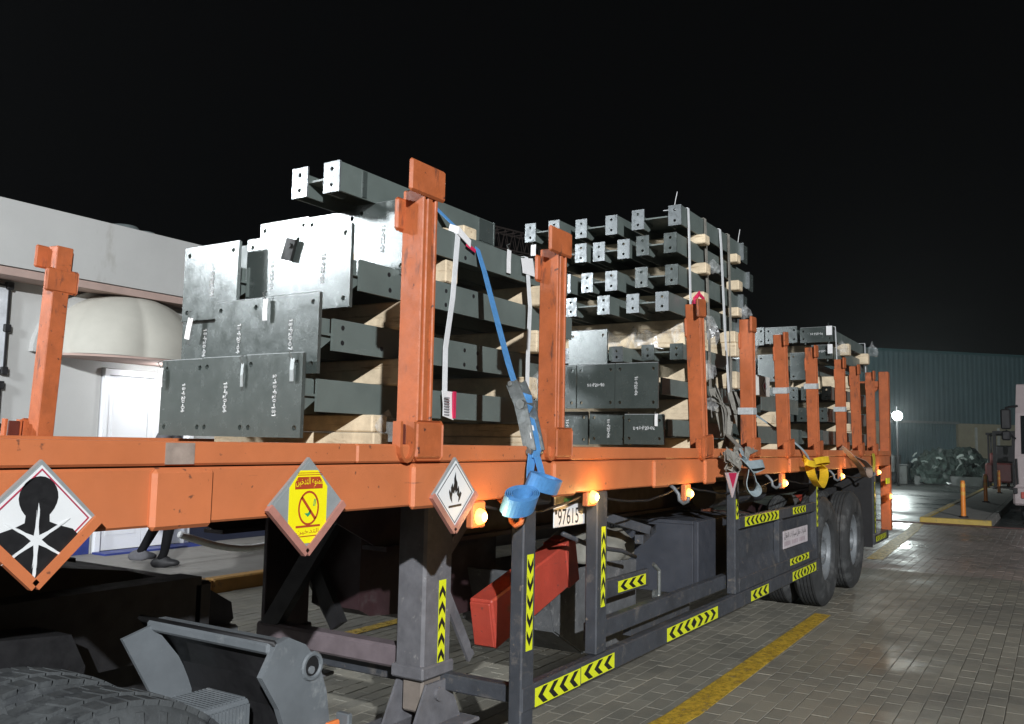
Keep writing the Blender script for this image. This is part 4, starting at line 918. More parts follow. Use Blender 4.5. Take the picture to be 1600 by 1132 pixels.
# timber spacers
def timber(label, x, y0, y1, z0, z1, wid=.105, mat=WOOD, rot=0):
    b = MB(); b.cbox(-wid / 2, wid / 2, y0, y1, z0, z1, .007); o = b.build('timber_spacer', mat, loc=(0, (y0 + y1) / 2, z0))
    o.location.x = x; o.rotation_euler.z = rot; return tag(o, label, 'timber', 'timber spacers between the steel rows')
RN = {1: 'under the bottom row', 2: 'between the bottom and second rows', 3: 'between the second and third rows', 4: 'between the third and top rows'}
for x, st in ((3.0, 'front set'), (4.36, 'rear set')):
    timber('lower pale timber of the pair under the bottom row of the front load, %s' % st, x + (0 if x < 4 else .12), .70, 1.75, 1.438, 1.516)
    timber('upper pale timber of the pair under the bottom row of the front load, %s' % st, x + (.01 if x < 4 else .125), .72, 1.72, 1.518, 1.596)
    for q, (z0, z1) in ((2, (1.738, 1.86)), (3, (2.002, 2.128)), (4, (2.272, 2.388))):
        timber('pale timber block %s of the front load, %s' % (RN[q], st), x + (.17 if x < 4 else (-.06, -.04, -.02)[q - 2]), (.69, .655, .635)[q - 2], 1.75, z0, z1, rot=rnd(-.01, .01))
timber('wrapped timber block just below the top flange beside the white strap', 3.50, .70, 1.7, 2.272, 2.386)
for st, x in (('front set', 6.30), ('rear set', 7.10)):
    for nm, z0, z1 in (('top and second', 3.012, 3.083), ('second and third', 2.786, 2.868), ('third and fourth', 2.563, 2.638)):
        timber('pale timber between the %s rows of the second load, %s' % (nm, st), x + rnd(-.03, .03), .36, 1.7, z0, z1, .11)
    timber('thick upper timber above the fifth row of the second load, %s' % st, x - .08, .36, 1.7, 2.335, 2.428, .12)
    timber('thick lower timber above the fifth row of the second load, %s' % st, x - .09, .35, 1.68, 2.218, 2.332, .12)
    timber('pale timber over the upper base plates of the second load, %s' % st, x - .05, .36, 1.6, 1.96, 2.10, .11)
    timber('pale timber over the lowest row of the second load, %s' % st, x - .08, .37, 1.6, 1.675, 1.83, .11)
    timber('pale timber on the deck under the second load, %s' % st, x - .04, .38, 1.6, 1.438, 1.545, .12)
for st, x in (('front set', 10.25), ('rear set', 11.4)):
    for nm, z0, z1 in (('top and second', 2.53, 2.66), ('second and third', 2.155, 2.295), ('third and fourth', 1.915, 2.005), ('fourth and bottom', 1.675, 1.765)):
        timber('timber between the %s rows of the rear load, %s' % (nm, st), x + rnd(-.04, .04), .10, 1.3, z0, z1, .11)
    timber('timber on the deck under the rear load, %s' % st, x, .12, 1.3, 1.438, 1.525, .11)
timber('timber on the deck under the short columns', 8.3, .36, 1.5, 1.438, 1.52, .11)
timber('timber between the two rows of short columns', 8.3, .36, 1.5, 1.68, 1.82, .11)

# plastic wrap
def film(label, c, sx, sy, sz, seed):
    R = random.Random(seed); m = bmesh.new(); bmesh.ops.create_icosphere(m, subdivisions=2, radius=1)
    for q in m.verts:
        k = 1 + R.uniform(-.38, .25); k *= .78; q.co = Vector((q.co.x * sx * k, q.co.y * sy * k, q.co.z * sz * k - .35 * sz * abs(q.co.y)))
    b = MB(); b.bm(m); b.v = [tuple(Vector(p) + Vector(c)) for p in b.v]; return tag(b.build('plastic_wrap', FILM, loc=c), label, 'plastic film', 'clear film bunched on timber ends')
for i, (lb, c, s_) in enumerate([('clear film bunched on the deck timber end of the front load', (3.03, .69, 1.555), (.09, .06, .07)),
        ('clear film on the lowest gap timber, front set of the front load', (3.2, .675, 1.79), (.075, .05, .06)), ('clear film on the timber beside the left tall post', (3.2, .64, 2.06), (.07, .05, .065)),
        ('torn clear film on the rear timber under the top front rows', (4.36, .61, 2.30), (.09, .07, .10)), ('torn clear film on the rear timber at mid height of the front load', (4.34, .63, 2.05), (.08, .06, .09)), ('torn clear film on the rear timber low in the front load', (4.31, .66, 1.82), (.09, .08, .10)),
        ('clear film on the upper pale timber of the second load', (6.36, .33, 2.85), (.08, .06, .06)), ('big clear film bunch on the thick timber of the second load', (6.27, .32, 2.36), (.13, .08, .13)), ('clear film over the upper base plates of the second load', (6.25, .34, 2.05), (.11, .08, .11)),
        ('ragged clear film low on the second load', (6.2, .32, 1.80), (.10, .10, .06)), ('clear film on the far end timber high on the second load', (7.12, .32, 2.60), (.09, .07, .07)), ('large torn clear film at the far end of the second load', (7.25, .32, 2.32), (.15, .10, .17)),
        ('clear film under the top of the rear load', (9.95, .12, 2.58), (.16, .08, .10)), ('hanging clear film at the far top corner of the rear load', (11.8, .12, 2.75), (.16, .08, .12)), ('clear film over the short columns by the silver taped post', (8.3, .35, 1.78), (.16, .10, .10))]):
    film(lb, c, *s_, i + 20)
# ribbon of film lying along the thick timber front
b = MB(); R = random.Random(5); P = [(6.14 + R.uniform(-.03, .02), .40 + k * .055, 2.30 + R.uniform(-.05, .05)) for k in range(20)]
b.strap(P, [(R.uniform(-.4, .4), R.uniform(-.2, .2), 1) for _ in P], .11, .004); tag(b.build('film_ribbon', FILM), 'long crumpled film trailing across the thick timber of the second load', 'plastic film')
for k, (p, r, m_) in enumerate([((9.9, .14, 2.49), .10, WOOD2)]): pass

# ------------------------------------------------------------------ straps, bands, tags
def band(name, label, pts, wid, mat, wdir=(1, 0, 0), cat='strap', group=None, t=.004):
    b = MB(); b.strap(pts, wdir, wid, t); o = b.build(name, mat, loc=pts[0]); 
    if label: tag(o, label, cat, group)
    return o
G5 = 'white bands hanging down the loads'
s1 = thing('white_band', 'white band with red-edged barcode tag hanging by the left tall post', 'strap', (3.6, .755, 2.53), G5)
b = MB(); b.strap([(3.52, 1.0, 2.545), (3.52, .692, 2.54), (3.518, .684, 2.52), (3.51, .70, 2.2), (3.515, .74, 1.95), (3.525, .745, 1.72)], (1, 0, 0), .038, .004); b.build('webbing', BAND, s1)
b = MB(); b.strap([(3.535, .738, 1.735), (3.535, .728, 1.66), (3.525, .72, 1.60)], (1, .1, 0), .10, .003); tg = b.build('barcode_tag', PAPER, s1)
b = MB()
for k in range(7): b.box(3.485, 3.53, .716, .7175, 1.612 + k * .014, 1.619 + k * .014)
b.build('barcode', surf('grey_print', (.25, .25, .26), .6, bmp=0), tg)
b = MB(); b.box(3.565, 3.585, .716, .726, 1.60, 1.735); b.build('red_edge', REDTAG, tg)
b = MB(); b.strap([(3.49, .72, 2.555), (3.52, .682, 2.545), (3.62, .675, 2.495)], (.2, .3, 1), .05, .003); b.build('upper_tag', PAPER, s1)
b = MB(); b.strap([(3.58, .674, 2.485), (3.66, .672, 2.465)], (0, 0, 1), .02, .003); b.build('red_stripe', REDTAG, s1)
s2 = thing('white_band', 'white band with a plain paper tag hanging right of the blue strap', 'strap', (4.31, .755, 2.55), G5)
b = MB(); b.strap([(4.22, 1.0, 2.545), (4.20, .692, 2.54), (4.195, .683, 2.52), (4.20, .66, 2.25), (4.22, .68, 2.0), (4.25, .70, 1.72)], (1, 0, 0), .036, .004); b.build('webbing', BAND, s2)
b = MB(); b.strap([(4.19, .681, 2.53), (4.20, .676, 2.47), (4.20, .672, 2.435)], (1, 0, 0), .13, .003); b.build('paper_tag', PAPER, s2)
for lb, pts, wd_ in [('tall white band nearest the leaning post on the second load', [(6.03, .6, 3.232), (6.03, .41, 3.23), (6.03, .405, 3.1), (6.06, .40, 2.4), (6.10, .40, 1.95), (6.12, .40, 1.55)], .036),
                     ('tall white band on the rear half of the second load', [(6.75, .6, 3.232), (6.74, .41, 3.23), (6.74, .40, 3.1), (6.82, .395, 2.4), (6.86, .38, 1.95), (6.88, .36, 1.70)], .045),
                     ('white band at the corner of the rear load', [(9.8, .5, 2.80), (9.79, .155, 2.80), (9.79, .15, 2.7), (9.84, .14, 2.0), (9.86, .14, 1.5)], .035),
                     ('white band further back on the rear load', [(11.5, .5, 2.80), (11.5, .155, 2.80), (11.5, .15, 2.5), (11.45, .14, 2.0), (11.42, .14, 1.5)], .045)]:
    band('white_band', lb, pts, wd_, BAND, group=G5)
# grey ratchet straps on load 2
G6 = 'grey ratchet straps over the second load'
for lb, pts, rx in [('dirty grey ratchet strap just right of the leaning post', [(6.39, .7, 3.24), (6.39, .41, 3.235), (6.39, .405, 3.1), (6.45, .40, 2.4), (6.45, .39, 1.95), (6.42, .36, 1.70)], 6.38),
                    ('dirty grey ratchet strap beside the white band on the second load', [(6.98, .7, 3.24), (6.96, .41, 3.235), (6.95, .405, 3.1), (6.98, .40, 2.4), (6.95, .39, 1.95), (6.90, .36, 1.70)], 6.82)]:
    s = thing('ratchet_strap', lb, 'strap', pts[0], G6)
    b = MB(); b.strap(pts, (1, 0, 0), .05, .004); b.build('webbing', GREYWEB, s)
    b = MB()
    for q in (-.035, .035): b.strap([(rx + .06 + q, .36, 1.92), (rx + .03 + q, .30, 1.75), (rx - .08 + q * .8, .22, 1.56)], (0, 1, .2), .05, .008)
    b.cyl((rx - .03, .30, 1.76), (rx + .09, .30, 1.76), .02, n=10); b.cyl((rx - .13, .23, 1.57), (rx - .02, .23, 1.57), .016, n=10)
    b.build('ratchet', GREYWEB, s)
    R = random.Random(int(rx * 100)); b = MB()
    for k in range(5): b.strap([(rx + R.uniform(-.06, .1), .34, 1.95 - .04 * k), (rx + R.uniform(-.08, .10), .26 - .01 * k, 1.76), (rx - .12 + R.uniform(-.10, .07), .20, 1.52 + R.uniform(-.03, .05))], (1, R.uniform(-.6, .6), 0), .05, .004, sm=5)
    b.build('loose_folds', GREYWEB, s)
    b = MB(); b.strap([(rx - .1, .21, 1.58), (rx - .4, .02, 1.485), (rx - .62 - .2 * (rx > 6.5), -.03, 1.46), (rx - .68 - .2 * (rx > 6.5), -.035, 1.38)], (1, 0, 0), .06, .005); b.build('tail', GREYWEB, s)
k1 = thing('webbing_bow', 'bundle of brown grey webbing knotted on the rail with a red triangle hanging', 'strap', (5.6, -.06, 1.38), None)
b = MB(); R = random.Random(9)
for k in range(6): b.strap([(5.42 + R.uniform(-.05, .05), -.05 - .008 * k, 1.43 + R.uniform(-.02, .04)), (5.50 + R.uniform(-.04, .08), -.075 - .008 * k, 1.39 + R.uniform(-.03, .02)), (5.56 + R.uniform(-.1, .1), -.05 - .006 * k, 1.33 + R.uniform(-.02, .03))], (1, R.uniform(-.4, .4), R.uniform(-.7, .7)), .07, .005, sm=6)
b.build('knot', GREYWEB, k1)
b = MB(); b.prism([(5.345, -.085, 1.325), (5.61, -.085, 1.322), (5.48, -.085, 1.165)], (0, -.008, 0)); tr_ = b.build('warning_triangle', surf('pale_pink_triangle', (.62, .50, .50), .5, bmp=0), k1)
b = MB(); b.prism([(5.395, -.0935, 1.322), (5.56, -.0935, 1.32), (5.478, -.0935, 1.225)], (0, -.002, 0)); b.build('red_inset', REDTAG, tr_)
k2 = thing('webbing_roll', 'pale blue grey webbing tied in a drooping bow under the rail', 'strap', (5.85, -.06, 1.38), None)
b = MB(); b.strap([(5.80, -.05, 1.47), (5.78, -.07, 1.41), (5.80, -.10, 1.37), (6.0, -.13, 1.375), (6.12, -.10, 1.36), (6.0, -.08, 1.335), (5.84, -.09, 1.345)], (0, .3, 1), .055, .005, sm=6)
b.strap([(5.70, -.06, 1.43), (5.76, -.10, 1.37), (5.84, -.11, 1.32), (5.88, -.12, 1.25), (5.84, -.13, 1.195), (5.76, -.12, 1.19), (5.73, -.10, 1.24), (5.78, -.09, 1.32)], (1, .5, .2), .10, .005, sm=6); b.build('webbing', PALEWEB, k2)
# yellow strap
ys = thing('yellow_strap', 'bright yellow webbing strap tied in a bow over the rail', 'strap', (7.75, -.06, 1.36))
b = MB(); b.strap([(7.42, -.06, 1.405), (7.40, -.10, 1.37), (7.52, -.13, 1.355), (7.66, -.10, 1.365), (7.75, -.07, 1.37), (7.86, -.10, 1.385), (8.05, -.13, 1.39), (8.10, -.10, 1.37), (7.98, -.07, 1.36), (7.76, -.06, 1.35)], (0, .25, 1), .055, .005, sm=6); b.build('bow', YELWEB, ys)
b = MB(); b.strap([(7.62, -.06, 1.355), (7.56, -.09, 1.29), (7.58, -.11, 1.22), (7.70, -.12, 1.165), (7.85, -.11, 1.175), (8.0, -.10, 1.24), (8.06, -.08, 1.31), (7.98, -.06, 1.35)], (.3, 1, .15), .075, .005, sm=6); b.build('loop', YELWEB, ys)
b = MB(); b.strap([(7.72, -.055, 1.36), (7.55, -.03, 1.47), (7.42, .1, 1.60), (7.3, .3, 1.76)], (1, 0, .3), .03, .004, sm=6); b.build('tail', PALEWEB, ys)
gs = thing('grey_strap', 'grey webbing hanging in an open loop from the rear rail', 'strap', (9.7, -.06, 1.35))
b = MB(); b.strap([(9.30, .02, 1.50), (9.34, -.05, 1.44), (9.45, -.08, 1.38), (9.75, -.09, 1.29), (9.95, -.09, 1.20), (10.2, -.09, 1.20), (10.25, -.08, 1.29), (10.0, -.07, 1.36), (9.75, -.06, 1.39), (9.45, -.05, 1.42)], (.2, 1, .1), .07, .005, sm=6); b.build('webbing', surf('warm_grey_webbing', (.36, .28, .22), .7, bmp=.3), gs)
band('yellow_tail', 'short yellow webbing tail hanging on the rail near the rear corner', [(10.9, -.02, 1.44), (10.9, -.03, 1.38), (10.9, -.03, 1.30), (10.88, -.02, 1.24)], .14, surf('dull_yellow_webbing', (.45, .40, .03), .6), cat='strap')
# blue ratchet strap
bs = thing('blue_ratchet_strap', 'blue ratchet strap pulled over the front load and hooked under the rail', 'strap', (3.3, .3, 1.7))
b = MB(); b.strap([(3.45, 1.176, 2.58), (3.46, 1.168, 2.747), (3.50, .868, 2.747), (3.53, .855, 2.70), (3.63, .76, 2.58), (3.712, .70, 2.505), (3.671, .62, 2.355), (3.542, .48, 2.16), (3.406, .34, 1.98), (3.256, .20, 1.828), (3.17, .10, 1.70)], (1, .12, 0), .047, .004); b.build('webbing', BLUEWEB, bs)
rt_ = MB()
for q in (-.035, .035):
    rt_.strap([(3.19 + q, .12, 1.74), (3.165 + q, .06, 1.65), (3.135 + q, .02, 1.57), (3.12 + q, -.02, 1.45)], (0, 1, .2), .055, .006)
rt_.cyl((3.11, .05, 1.645), (3.22, .05, 1.645), .020, n=12); rt_.cyl((3.07, -.02, 1.45), (3.17, -.02, 1.45), .014, n=10); rt_.cyl((3.14, .12, 1.735), (3.24, .12, 1.735), .012, n=10)
rr_ = rt_.build('ratchet', RATCH, bs)
b = MB(); b.strap([(3.175, .105, 1.70), (3.165, .045, 1.685), (3.16, .035, 1.64), (3.155, .05, 1.61)], (1, 0, 0), .047, .01); b.strap([(3.15, .02, 1.59), (3.13, -.01, 1.53), (3.115, -.035, 1.46), (3.105, -.03, 1.42)], (1, 0, 0), .05, .006); b.build('wound_webbing', BLUEWEB, rr_)
b = MB(); b.strap([(3.118, .0, 1.56), (3.105, -.022, 1.50)], (1, 0, 0), .035, .003); b.build('white_label', PAPER, rr_)
b = MB(); b.strap([(3.10, -.02, 1.45), (3.07, -.03, 1.38), (3.06, -.035, 1.31)], (1, 0, 0), .05, .005); b.strap([(3.115, -.03, 1.44), (3.13, -.04, 1.39), (3.15, -.045, 1.335)], (1, 0, 0), .045, .005); b.build('lower_webbing', BLUEWEB, bs)
def coil(c, a, b_, turns, wid, name, mat, parent, axis):
    ax_ = Vector(axis).normalized(); e1 = ax_.cross(Vector((0, 1, 0))).normalized(); e2 = ax_.cross(e1)
    P = []; n = int(turns * 30)
    for i in range(n + 1):
        q = 2 * math.pi * i / 30; k = 1 - .40 * i / n
        P.append(Vector(c) + e1 * (a * k * math.cos(q)) + e2 * (b_ * k * math.sin(q)))
    m = MB(); m.strap(P, axis, wid, .004); return m.build(name, mat, parent)
coil((3.10, -.075, 1.325), .115, .05, 4, .06, 'rolled_webbing', BLUEWEB, bs, (.12, -.35, .9))
coil((2.90, -.085, 1.262), .105, .055, 4, .07, 'rolled_tail', BLUEWEB, bs, (-.15, -.42, .9))
b = MB(); b.cbox(3.03, 3.20, -.06, -.02, 1.235, 1.31, .01); b.build('hook_pad', BLACK, bs)
b = MB(); b.tube([(3.12, -.03, 1.35), (3.12, -.05, 1.29), (3.12, -.03, 1.25), (3.12, .02, 1.25)], .012); b.build('hook', RATCH, bs)

# paper tags wired to the load
def ptag(label, x, y, z, h=.10, w_=.026, tilt=0, face='x', mat=PAPER):
    t = thing('paper_tag', label, 'tag', (x, y, z), 'paper tags wired to the steel')
    wv = (0, 1, 0) if face == 'x' else (1, 0, 0)
    b = MB(); b.strap([(x, y, z), (x - .004, y + tilt * .4, z - h * .5), (x - .002, y + tilt, z - h)], wv, w_, .002); b.build('card', mat, t)
    b = MB(); b.tube([(x, y, z - .004), (x - .012, y + .01, z + .025), (x + .004, y, z + .035)], .0022, 6); b.build('wire', RATCH, t)
ptag('white paper tag hanging before the second row plates of the front load', 2.612, 1.045, 2.085, .095, .026)
ptag('white paper tag at the left edge of the bottom front plate', 2.585, 1.695, 1.80, .09, .03)
ptag('grey tag near the right edge of the lowest front plate', 2.548, .80, 1.812, .095, .022, mat=SIGNG)
ptag('narrow tag in the seam of the lowest front plates', 2.55, 1.10, 1.80, .10, .016, mat=SIGNG)
ptag('white tag on the left second row plate of the front load', 2.66, 1.60, 2.04, .10, .035, tilt=.02)
ptag('white tag hanging on the flank of the top front column', 4.00, .68, 2.54, .13, .04, face='y')
ptag('white tag on the leftmost top end of the second load', 5.86, 1.63, 3.05, .09, .045)
ptag('narrow tag on the lowest plate of the second load', 5.585, .47, 1.70, .085, .022)
ptag('white tag on the nearest top end of the rear load', 9.7, .20, 2.80, .10, .06)
ptag('white tag standing by the second row of the rear load', 9.69, .19, 2.60, .10, .05)
for lb, x, y, z, dy in (('white tag sticking up behind the left tall post', 3.55, .87, 2.70, -.02), ('white tag sticking up at the near top corner of the second load', 5.98, .50, 3.225, .0), ('small tag sticking up at the far end of the second load', 7.3, .44, 3.225, 0)):
    b = MB(); b.strap([(x, y, z), (x + .02, y, z + .06), (x + .055, y + dy, z + .13)], (.3, 1, 0) if x < 4 else (1, .4, 0), .042, .003); tag(b.build('upright_tag', PAPER), lb, 'tag', 'paper tags wired to the steel')
b = MB(); b.strap([(6.17, .37, 2.60), (6.10, .345, 2.605), (6.045, .36, 2.56), (6.04, .375, 2.50)], (.5, .2, 1), .035, .005); b.strap([(6.13, .36, 2.60), (6.19, .345, 2.57), (6.22, .35, 2.535)], (.4, .2, 1), .035, .005); tag(b.build('red_cloth', REDTAG), 'crimson rag tied on the white band of the second load', 'rag')
b = MB(); b.box(7.42, 7.75, .30, .36, 1.93, 2.10); cc = tag(b.build('printed_carton', surf('pale_carton', (.62, .60, .55), .6, bmp=0)), 'pale carton with a red diamond mark behind the taped post', 'carton')
b = MB(); b.prism([(7.50, .2995, 2.015), (7.585, .2995, 1.945), (7.67, .2995, 2.015), (7.585, .2995, 2.085)], (0, -.001, 0)); d = b.build('diamond_outline', INK, cc)
b = MB(); b.prism([(7.515, .298, 2.015), (7.585, .298, 1.957), (7.655, .298, 2.015), (7.585, .298, 2.073)], (0, -.001, 0)); d2 = b.build('diamond_face', SIGNW, cc)
b = MB(); b.prism([(7.55, .2965, 2.015), (7.585, .2965, 1.985), (7.62, .2965, 2.015), (7.585, .2965, 2.045)], (0, -.001, 0)); b.build('red_mark', REDTAG, cc)

# ------------------------------------------------------------------ loose things under the rail
rb_ = MB().cbox(-.42, .42, -.06, .06, -.112, .112, .008).build('red_box', REDP); rb_.location = (3.71, .352, .785); rb_.rotation_euler = (0, math.radians(-14), math.radians(2))
tag(rb_, 'long red metal box lying tilted against the grey bin', 'box')
b = MB(); b.cbox(-.432, -.419, -.052, .052, -.10, .10, .004); q = b.build('end_lid', REDP, rb_); q.location = (0, 0, 0)
b = MB(); b.cbox(.31, .432, -.066, .066, -.118, .118, .006); b.cbox(.33, .39, -.03, .03, .117, .134, .004); b.build('latch', REDP, rb_).location = (0, 0, 0)
m = bmesh.new(); bmesh.ops.create_icosphere(m, subdivisions=4, radius=1); R = random.Random(4)
from mathutils import noise as mn
for q in m.verts:
    k = 1 + .16 * mn.noise(q.co * 2.3); q.co = Vector((q.co.x * .34 * k, q.co.y * .24 * k, max(q.co.z, -.35) * .16 * k))
b = MB(); b.bm(m); ts = b.build('tarpaulin_bundle', TARP, smooth=True); ts.location = (5.0, .66, .83); tag(ts, 'folded olive tarpaulin bundle resting on the grey bin', 'tarpaulin')
P = []
for k in range(13): q = k / 12; P.append((3.45 + 1.1 * q, 2.62, .90 - .14 * math.sin(math.pi * q * .95) + .02 * q))
b = MB(); b.tube(P, .022, 10); tag(b.build('air_hose', HOSEM, smooth=True), 'pale hose sagging from under the orange rail', 'hose')
P = [(2.95 + .08 * math.cos(a * .5) + a * .045, .62, 1.12 - .05 * math.sin(a * .45)) for a in range(14)]
b = MB(); b.tube([(3.7, .16, 1.06), (4.1, .2, .96), (4.5, .22, .90), (4.75, .25, .84)], .012, 8); tag(b.build('brake_hose', GUARD, smooth=True), 'thin dark hose running down to the valve bracket', 'hose')

# ------------------------------------------------------------------ tractor unit, lower left
TU = thing('tractor_unit', 'dark rear end of the lorry tractor coupled under the trailer nose', 'lorry', (1.0, 1.2, 0))
def big_tyre(y0, mat):
    wd_, R, n, z, x = .27, .445, 64, .445, 1.25
    b = MB(); pr = [(.25, .04), (.29, .012), (.36, 0), (.405, .018), (.428, .04), (.433, .05)]
    pr2 = [(r, wd_ - o) for r, o in pr[::-1]]; b.lathe(pr + pr2, (x, y0, z), 'y', 60); t = b.build('tyre', mat, TU); smooth_by_angle(t, 40)
    b = MB(); R0 = random.Random(3)
    for k in range(n):
        for j, (ya, yb) in enumerate(((.035, .095), (.102, .168), (.175, .235))):
            q0 = 2 * math.pi * (k + .5 * (j == 1)) / n + .02; q1 = q0 + 2 * math.pi / n * .80; sk = .03 if j == 1 else .0
            vs = []
            for r in (.425, R - (.006 if j != 1 else 0)):
                for q, y in ((q0, ya), (q1, ya), (q1 + sk, yb), (q0 + sk, yb)): vs.append((x + r * math.cos(q), y0 + y, z + r * math.sin(q)))
            b.add(vs, [(4, 5, 6, 7), (0, 1, 5, 4), (1, 2, 6, 5), (2, 3, 7, 6), (3, 0, 4, 7)])
    stuff(b.build('tread_blocks', mat, t))
    b = MB()
    for k in range(40):
        q = 2 * math.pi * k / 40; q1 = q + .05
        b.prism([(x + r * math.cos(a), y0 + o, z + r * math.sin(a)) for r, a, o in ((.375, q, .003), (.375, q1, .003), (.415, q1, .020), (.415, q, .020))], (0, -.004, 0))
    stuff(b.build('shoulder_ribs', mat, t))
    b = MB(); b.lathe([(.0, .09), (.12, .09), (.14, .13), (.22, .12), (.255, .05)], (x, y0, z), 'y', 36); b.build('rim', RIM, t)
for y0 in (-.07, .23, 2.02, 2.31): big_tyre(y0, TYREGREY)
# rear mudguard: curved sheet with a closed end cap
def arc(r, a0, a1, n, y, cx_=1.235, cz_=.47): return [(cx_ + r * math.cos(a0 + (a1 - a0) * k / n), y, cz_ + r * math.sin(a0 + (a1 - a0) * k / n)) for k in range(n + 1)]
a0, a1 = math.radians(-12), math.radians(45)
mg = MB(); mg.strap(arc(.665, a0, a1, 14, .24), (0, 1, 0), .58, .012); mgo = mg.build('mudguard', BLACK, TU, True)  # black colour stands in for the shade inside the guard
cap = [(1.665, -.055, .855), (1.715, -.055, .935), (1.755, -.055, .945), (1.82, -.055, .915), (1.875, -.055, .855), (1.91, -.055, .77), (1.93, -.055, .66), (1.935, -.055, .45), (1.80, -.055, .45), (1.775, -.055, .65), (1.73, -.055, .76)]
b = MB(); b.prism(cap, (0, .02, 0)); b.build('end_cap', FENDER, mgo)
P = [(1.845 + .034 * math.cos(2 * math.pi * k / 18), -.058, .852 + .034 * math.sin(2 * math.pi * k / 18)) for k in range(19)]
b = MB(); b.tube(P, .007, 6); b.build('hole_rim', FENDER, mgo); b = MB(); b.cyl((1.845, -.0565, .852), (1.845, -.0545, .852), .032, n=20); hh = b.build('cap_hole', BLACK, mgo)
b = MB(); b.cyl((1.842, -.062, .842), (1.842, -.056, .842), .011, n=8); b.build('bolt', RIM, mgo)
b = MB(); b.cbox(1.695, 1.765, -.04, .48, .905, .938, .008); b.build('top_lip', FENDER, mgo)
b = MB(); b.prism([(1.60, .45, .90), (1.70, .45, .925), (1.88, .45, .72), (1.90, .45, .45), (1.70, .45, .45), (1.72, .45, .70)], (0, .012, 0)); b.build('inner_cap', FENDER, mgo)
b = MB(); b.prism([(1.76, .0, .90), (1.80, .0, .885), (1.88, .0, .77), (1.90, .0, .5), (1.86, .0, .5), (1.84, .0, .72)], (0, .44, 0)); b.build('hollow_shade', BLACK, mgo)  # black sheet put in the guard's hollow in place of shade
b = MB(); b.cbox(1.955, 1.975, -.10, -.05, .50, .70, .004); b.build('reflector_stem', FENDER, mgo); b = MB(); b.cbox(1.90, 1.95, -.075, -.06, .52, .685, .004); b.build('reflector', emit('orange_reflector', (.85, .25, .08), .12) if False else surf('orange_reflector', (.80, .22, .06), .3, bmp=0), mgo)
# ribbed lamp housing between tyre and guard
b = MB(); b.cbox(1.545, 1.70, .02, .19, .60, .785, .008); lh = b.build('ribbed_housing', FENDER, TU)
b = MB()
for k in range(12): b.box(1.555 + k * .0115, 1.562 + k * .0115, .012, .0205, .61, .775)
for k in range(11): b.box(1.537, 1.546, .03 + k * .0145, .039 + k * .0145, .61, .775)
for k in range(11): b.box(1.555 + k * .0125, 1.562 + k * .0125, .03, .18, .7845, .790)
b.build('ribs', FENDER, lh)
# frame, fifth wheel, far mudguard
b = MB(); b.box(-1.5, 2.15, .80, .92, .72, .98); b.box(-1.5, 2.15, 1.58, 1.70, .72, .98); b.cbox(2.12, 2.20, .80, 1.70, .74, .96, .01); b.build('frame', BLACK, TU)
b = MB(); pts = [(x - 1.1, y) for x, y in [(.35, .72), (1.5, .72), (1.72, .80), (2.0, 1.02), (2.06, 1.12), (1.75, 1.18), (1.75, 1.32), (2.06, 1.38), (2.0, 1.48), (1.72, 1.70), (1.5, 1.78), (.35, 1.78)]]
b.prism([(x, y, 1.068) for x, y in pts], (0, 0, .10)); b.build('fifth_wheel', BLACK, TU)
b = MB(); b.prism(arc(.56, math.radians(5), math.radians(175), 20, 1.95) + arc(.53, math.radians(175), math.radians(5), 20, 1.95), (0, .65, 0)); b.build('far_mudguard', BLACK, TU)
b = MB(); b.prism([(x, 1.10, z) for x, z in ((-.8, .40), (-.8, 1.055), (1.6, 1.05), (2.05, .985), (2.42, .875), (2.55, .80), (2.565, .73), (2.50, .68), (2.3, .64), (2.2, .40))], (0, .55, 0)); b.build('frame_cover', BLACK, TU)
b = MB(); b.prism([(x, .62, z) for x, z in ((-.8, .40), (-.8, .93), (1.2, .93), (1.55, .90), (1.60, .80), (1.55, .40))], (0, .40, 0)); b.build('catwalk_cover', BLACK, TU)
b = MB(); b.cbox(2.42, 2.54, 1.03, 1.095, .67, .72, .012); b.build('tail_lamp', RIM, TU)

# ------------------------------------------------------------------ person walking behind the trailer
pe = thing('person', 'person in black trousers and dark shoes walking on the walkway behind the trailer', 'person', (5.95, 6.15, .128))
def skinned(name, verts, edges, mat, parent):
    me = bpy.data.meshes.new(name); me.from_pydata([v for v, r in verts], edges, []); o = bpy.data.objects.new(name, me); COL.objects.link(o)
    o.modifiers.new('skin', 'SKIN'); o.modifiers.new('sub', 'SUBSURF').levels = 2
    for i, (v, r) in enumerate(verts): me.skin_vertices[0].data[i].radius = (r, r) if not isinstance(r, tuple) else r
    me.skin_vertices[0].data[0].use_root = True
    dg = bpy.context.evaluated_depsgraph_get(); dg.update(); ev = bpy.data.meshes.new_from_object(o.evaluated_get(dg)); bpy.data.objects.remove(o)
    o = bpy.data.objects.new(name, ev); COL.objects.link(o); o.parent = parent; o['_o'] = parent['_o']; ev.materials.clear(); ev.materials.append(mat)
    for p in ev.polygons: p.use_smooth = True
    return o
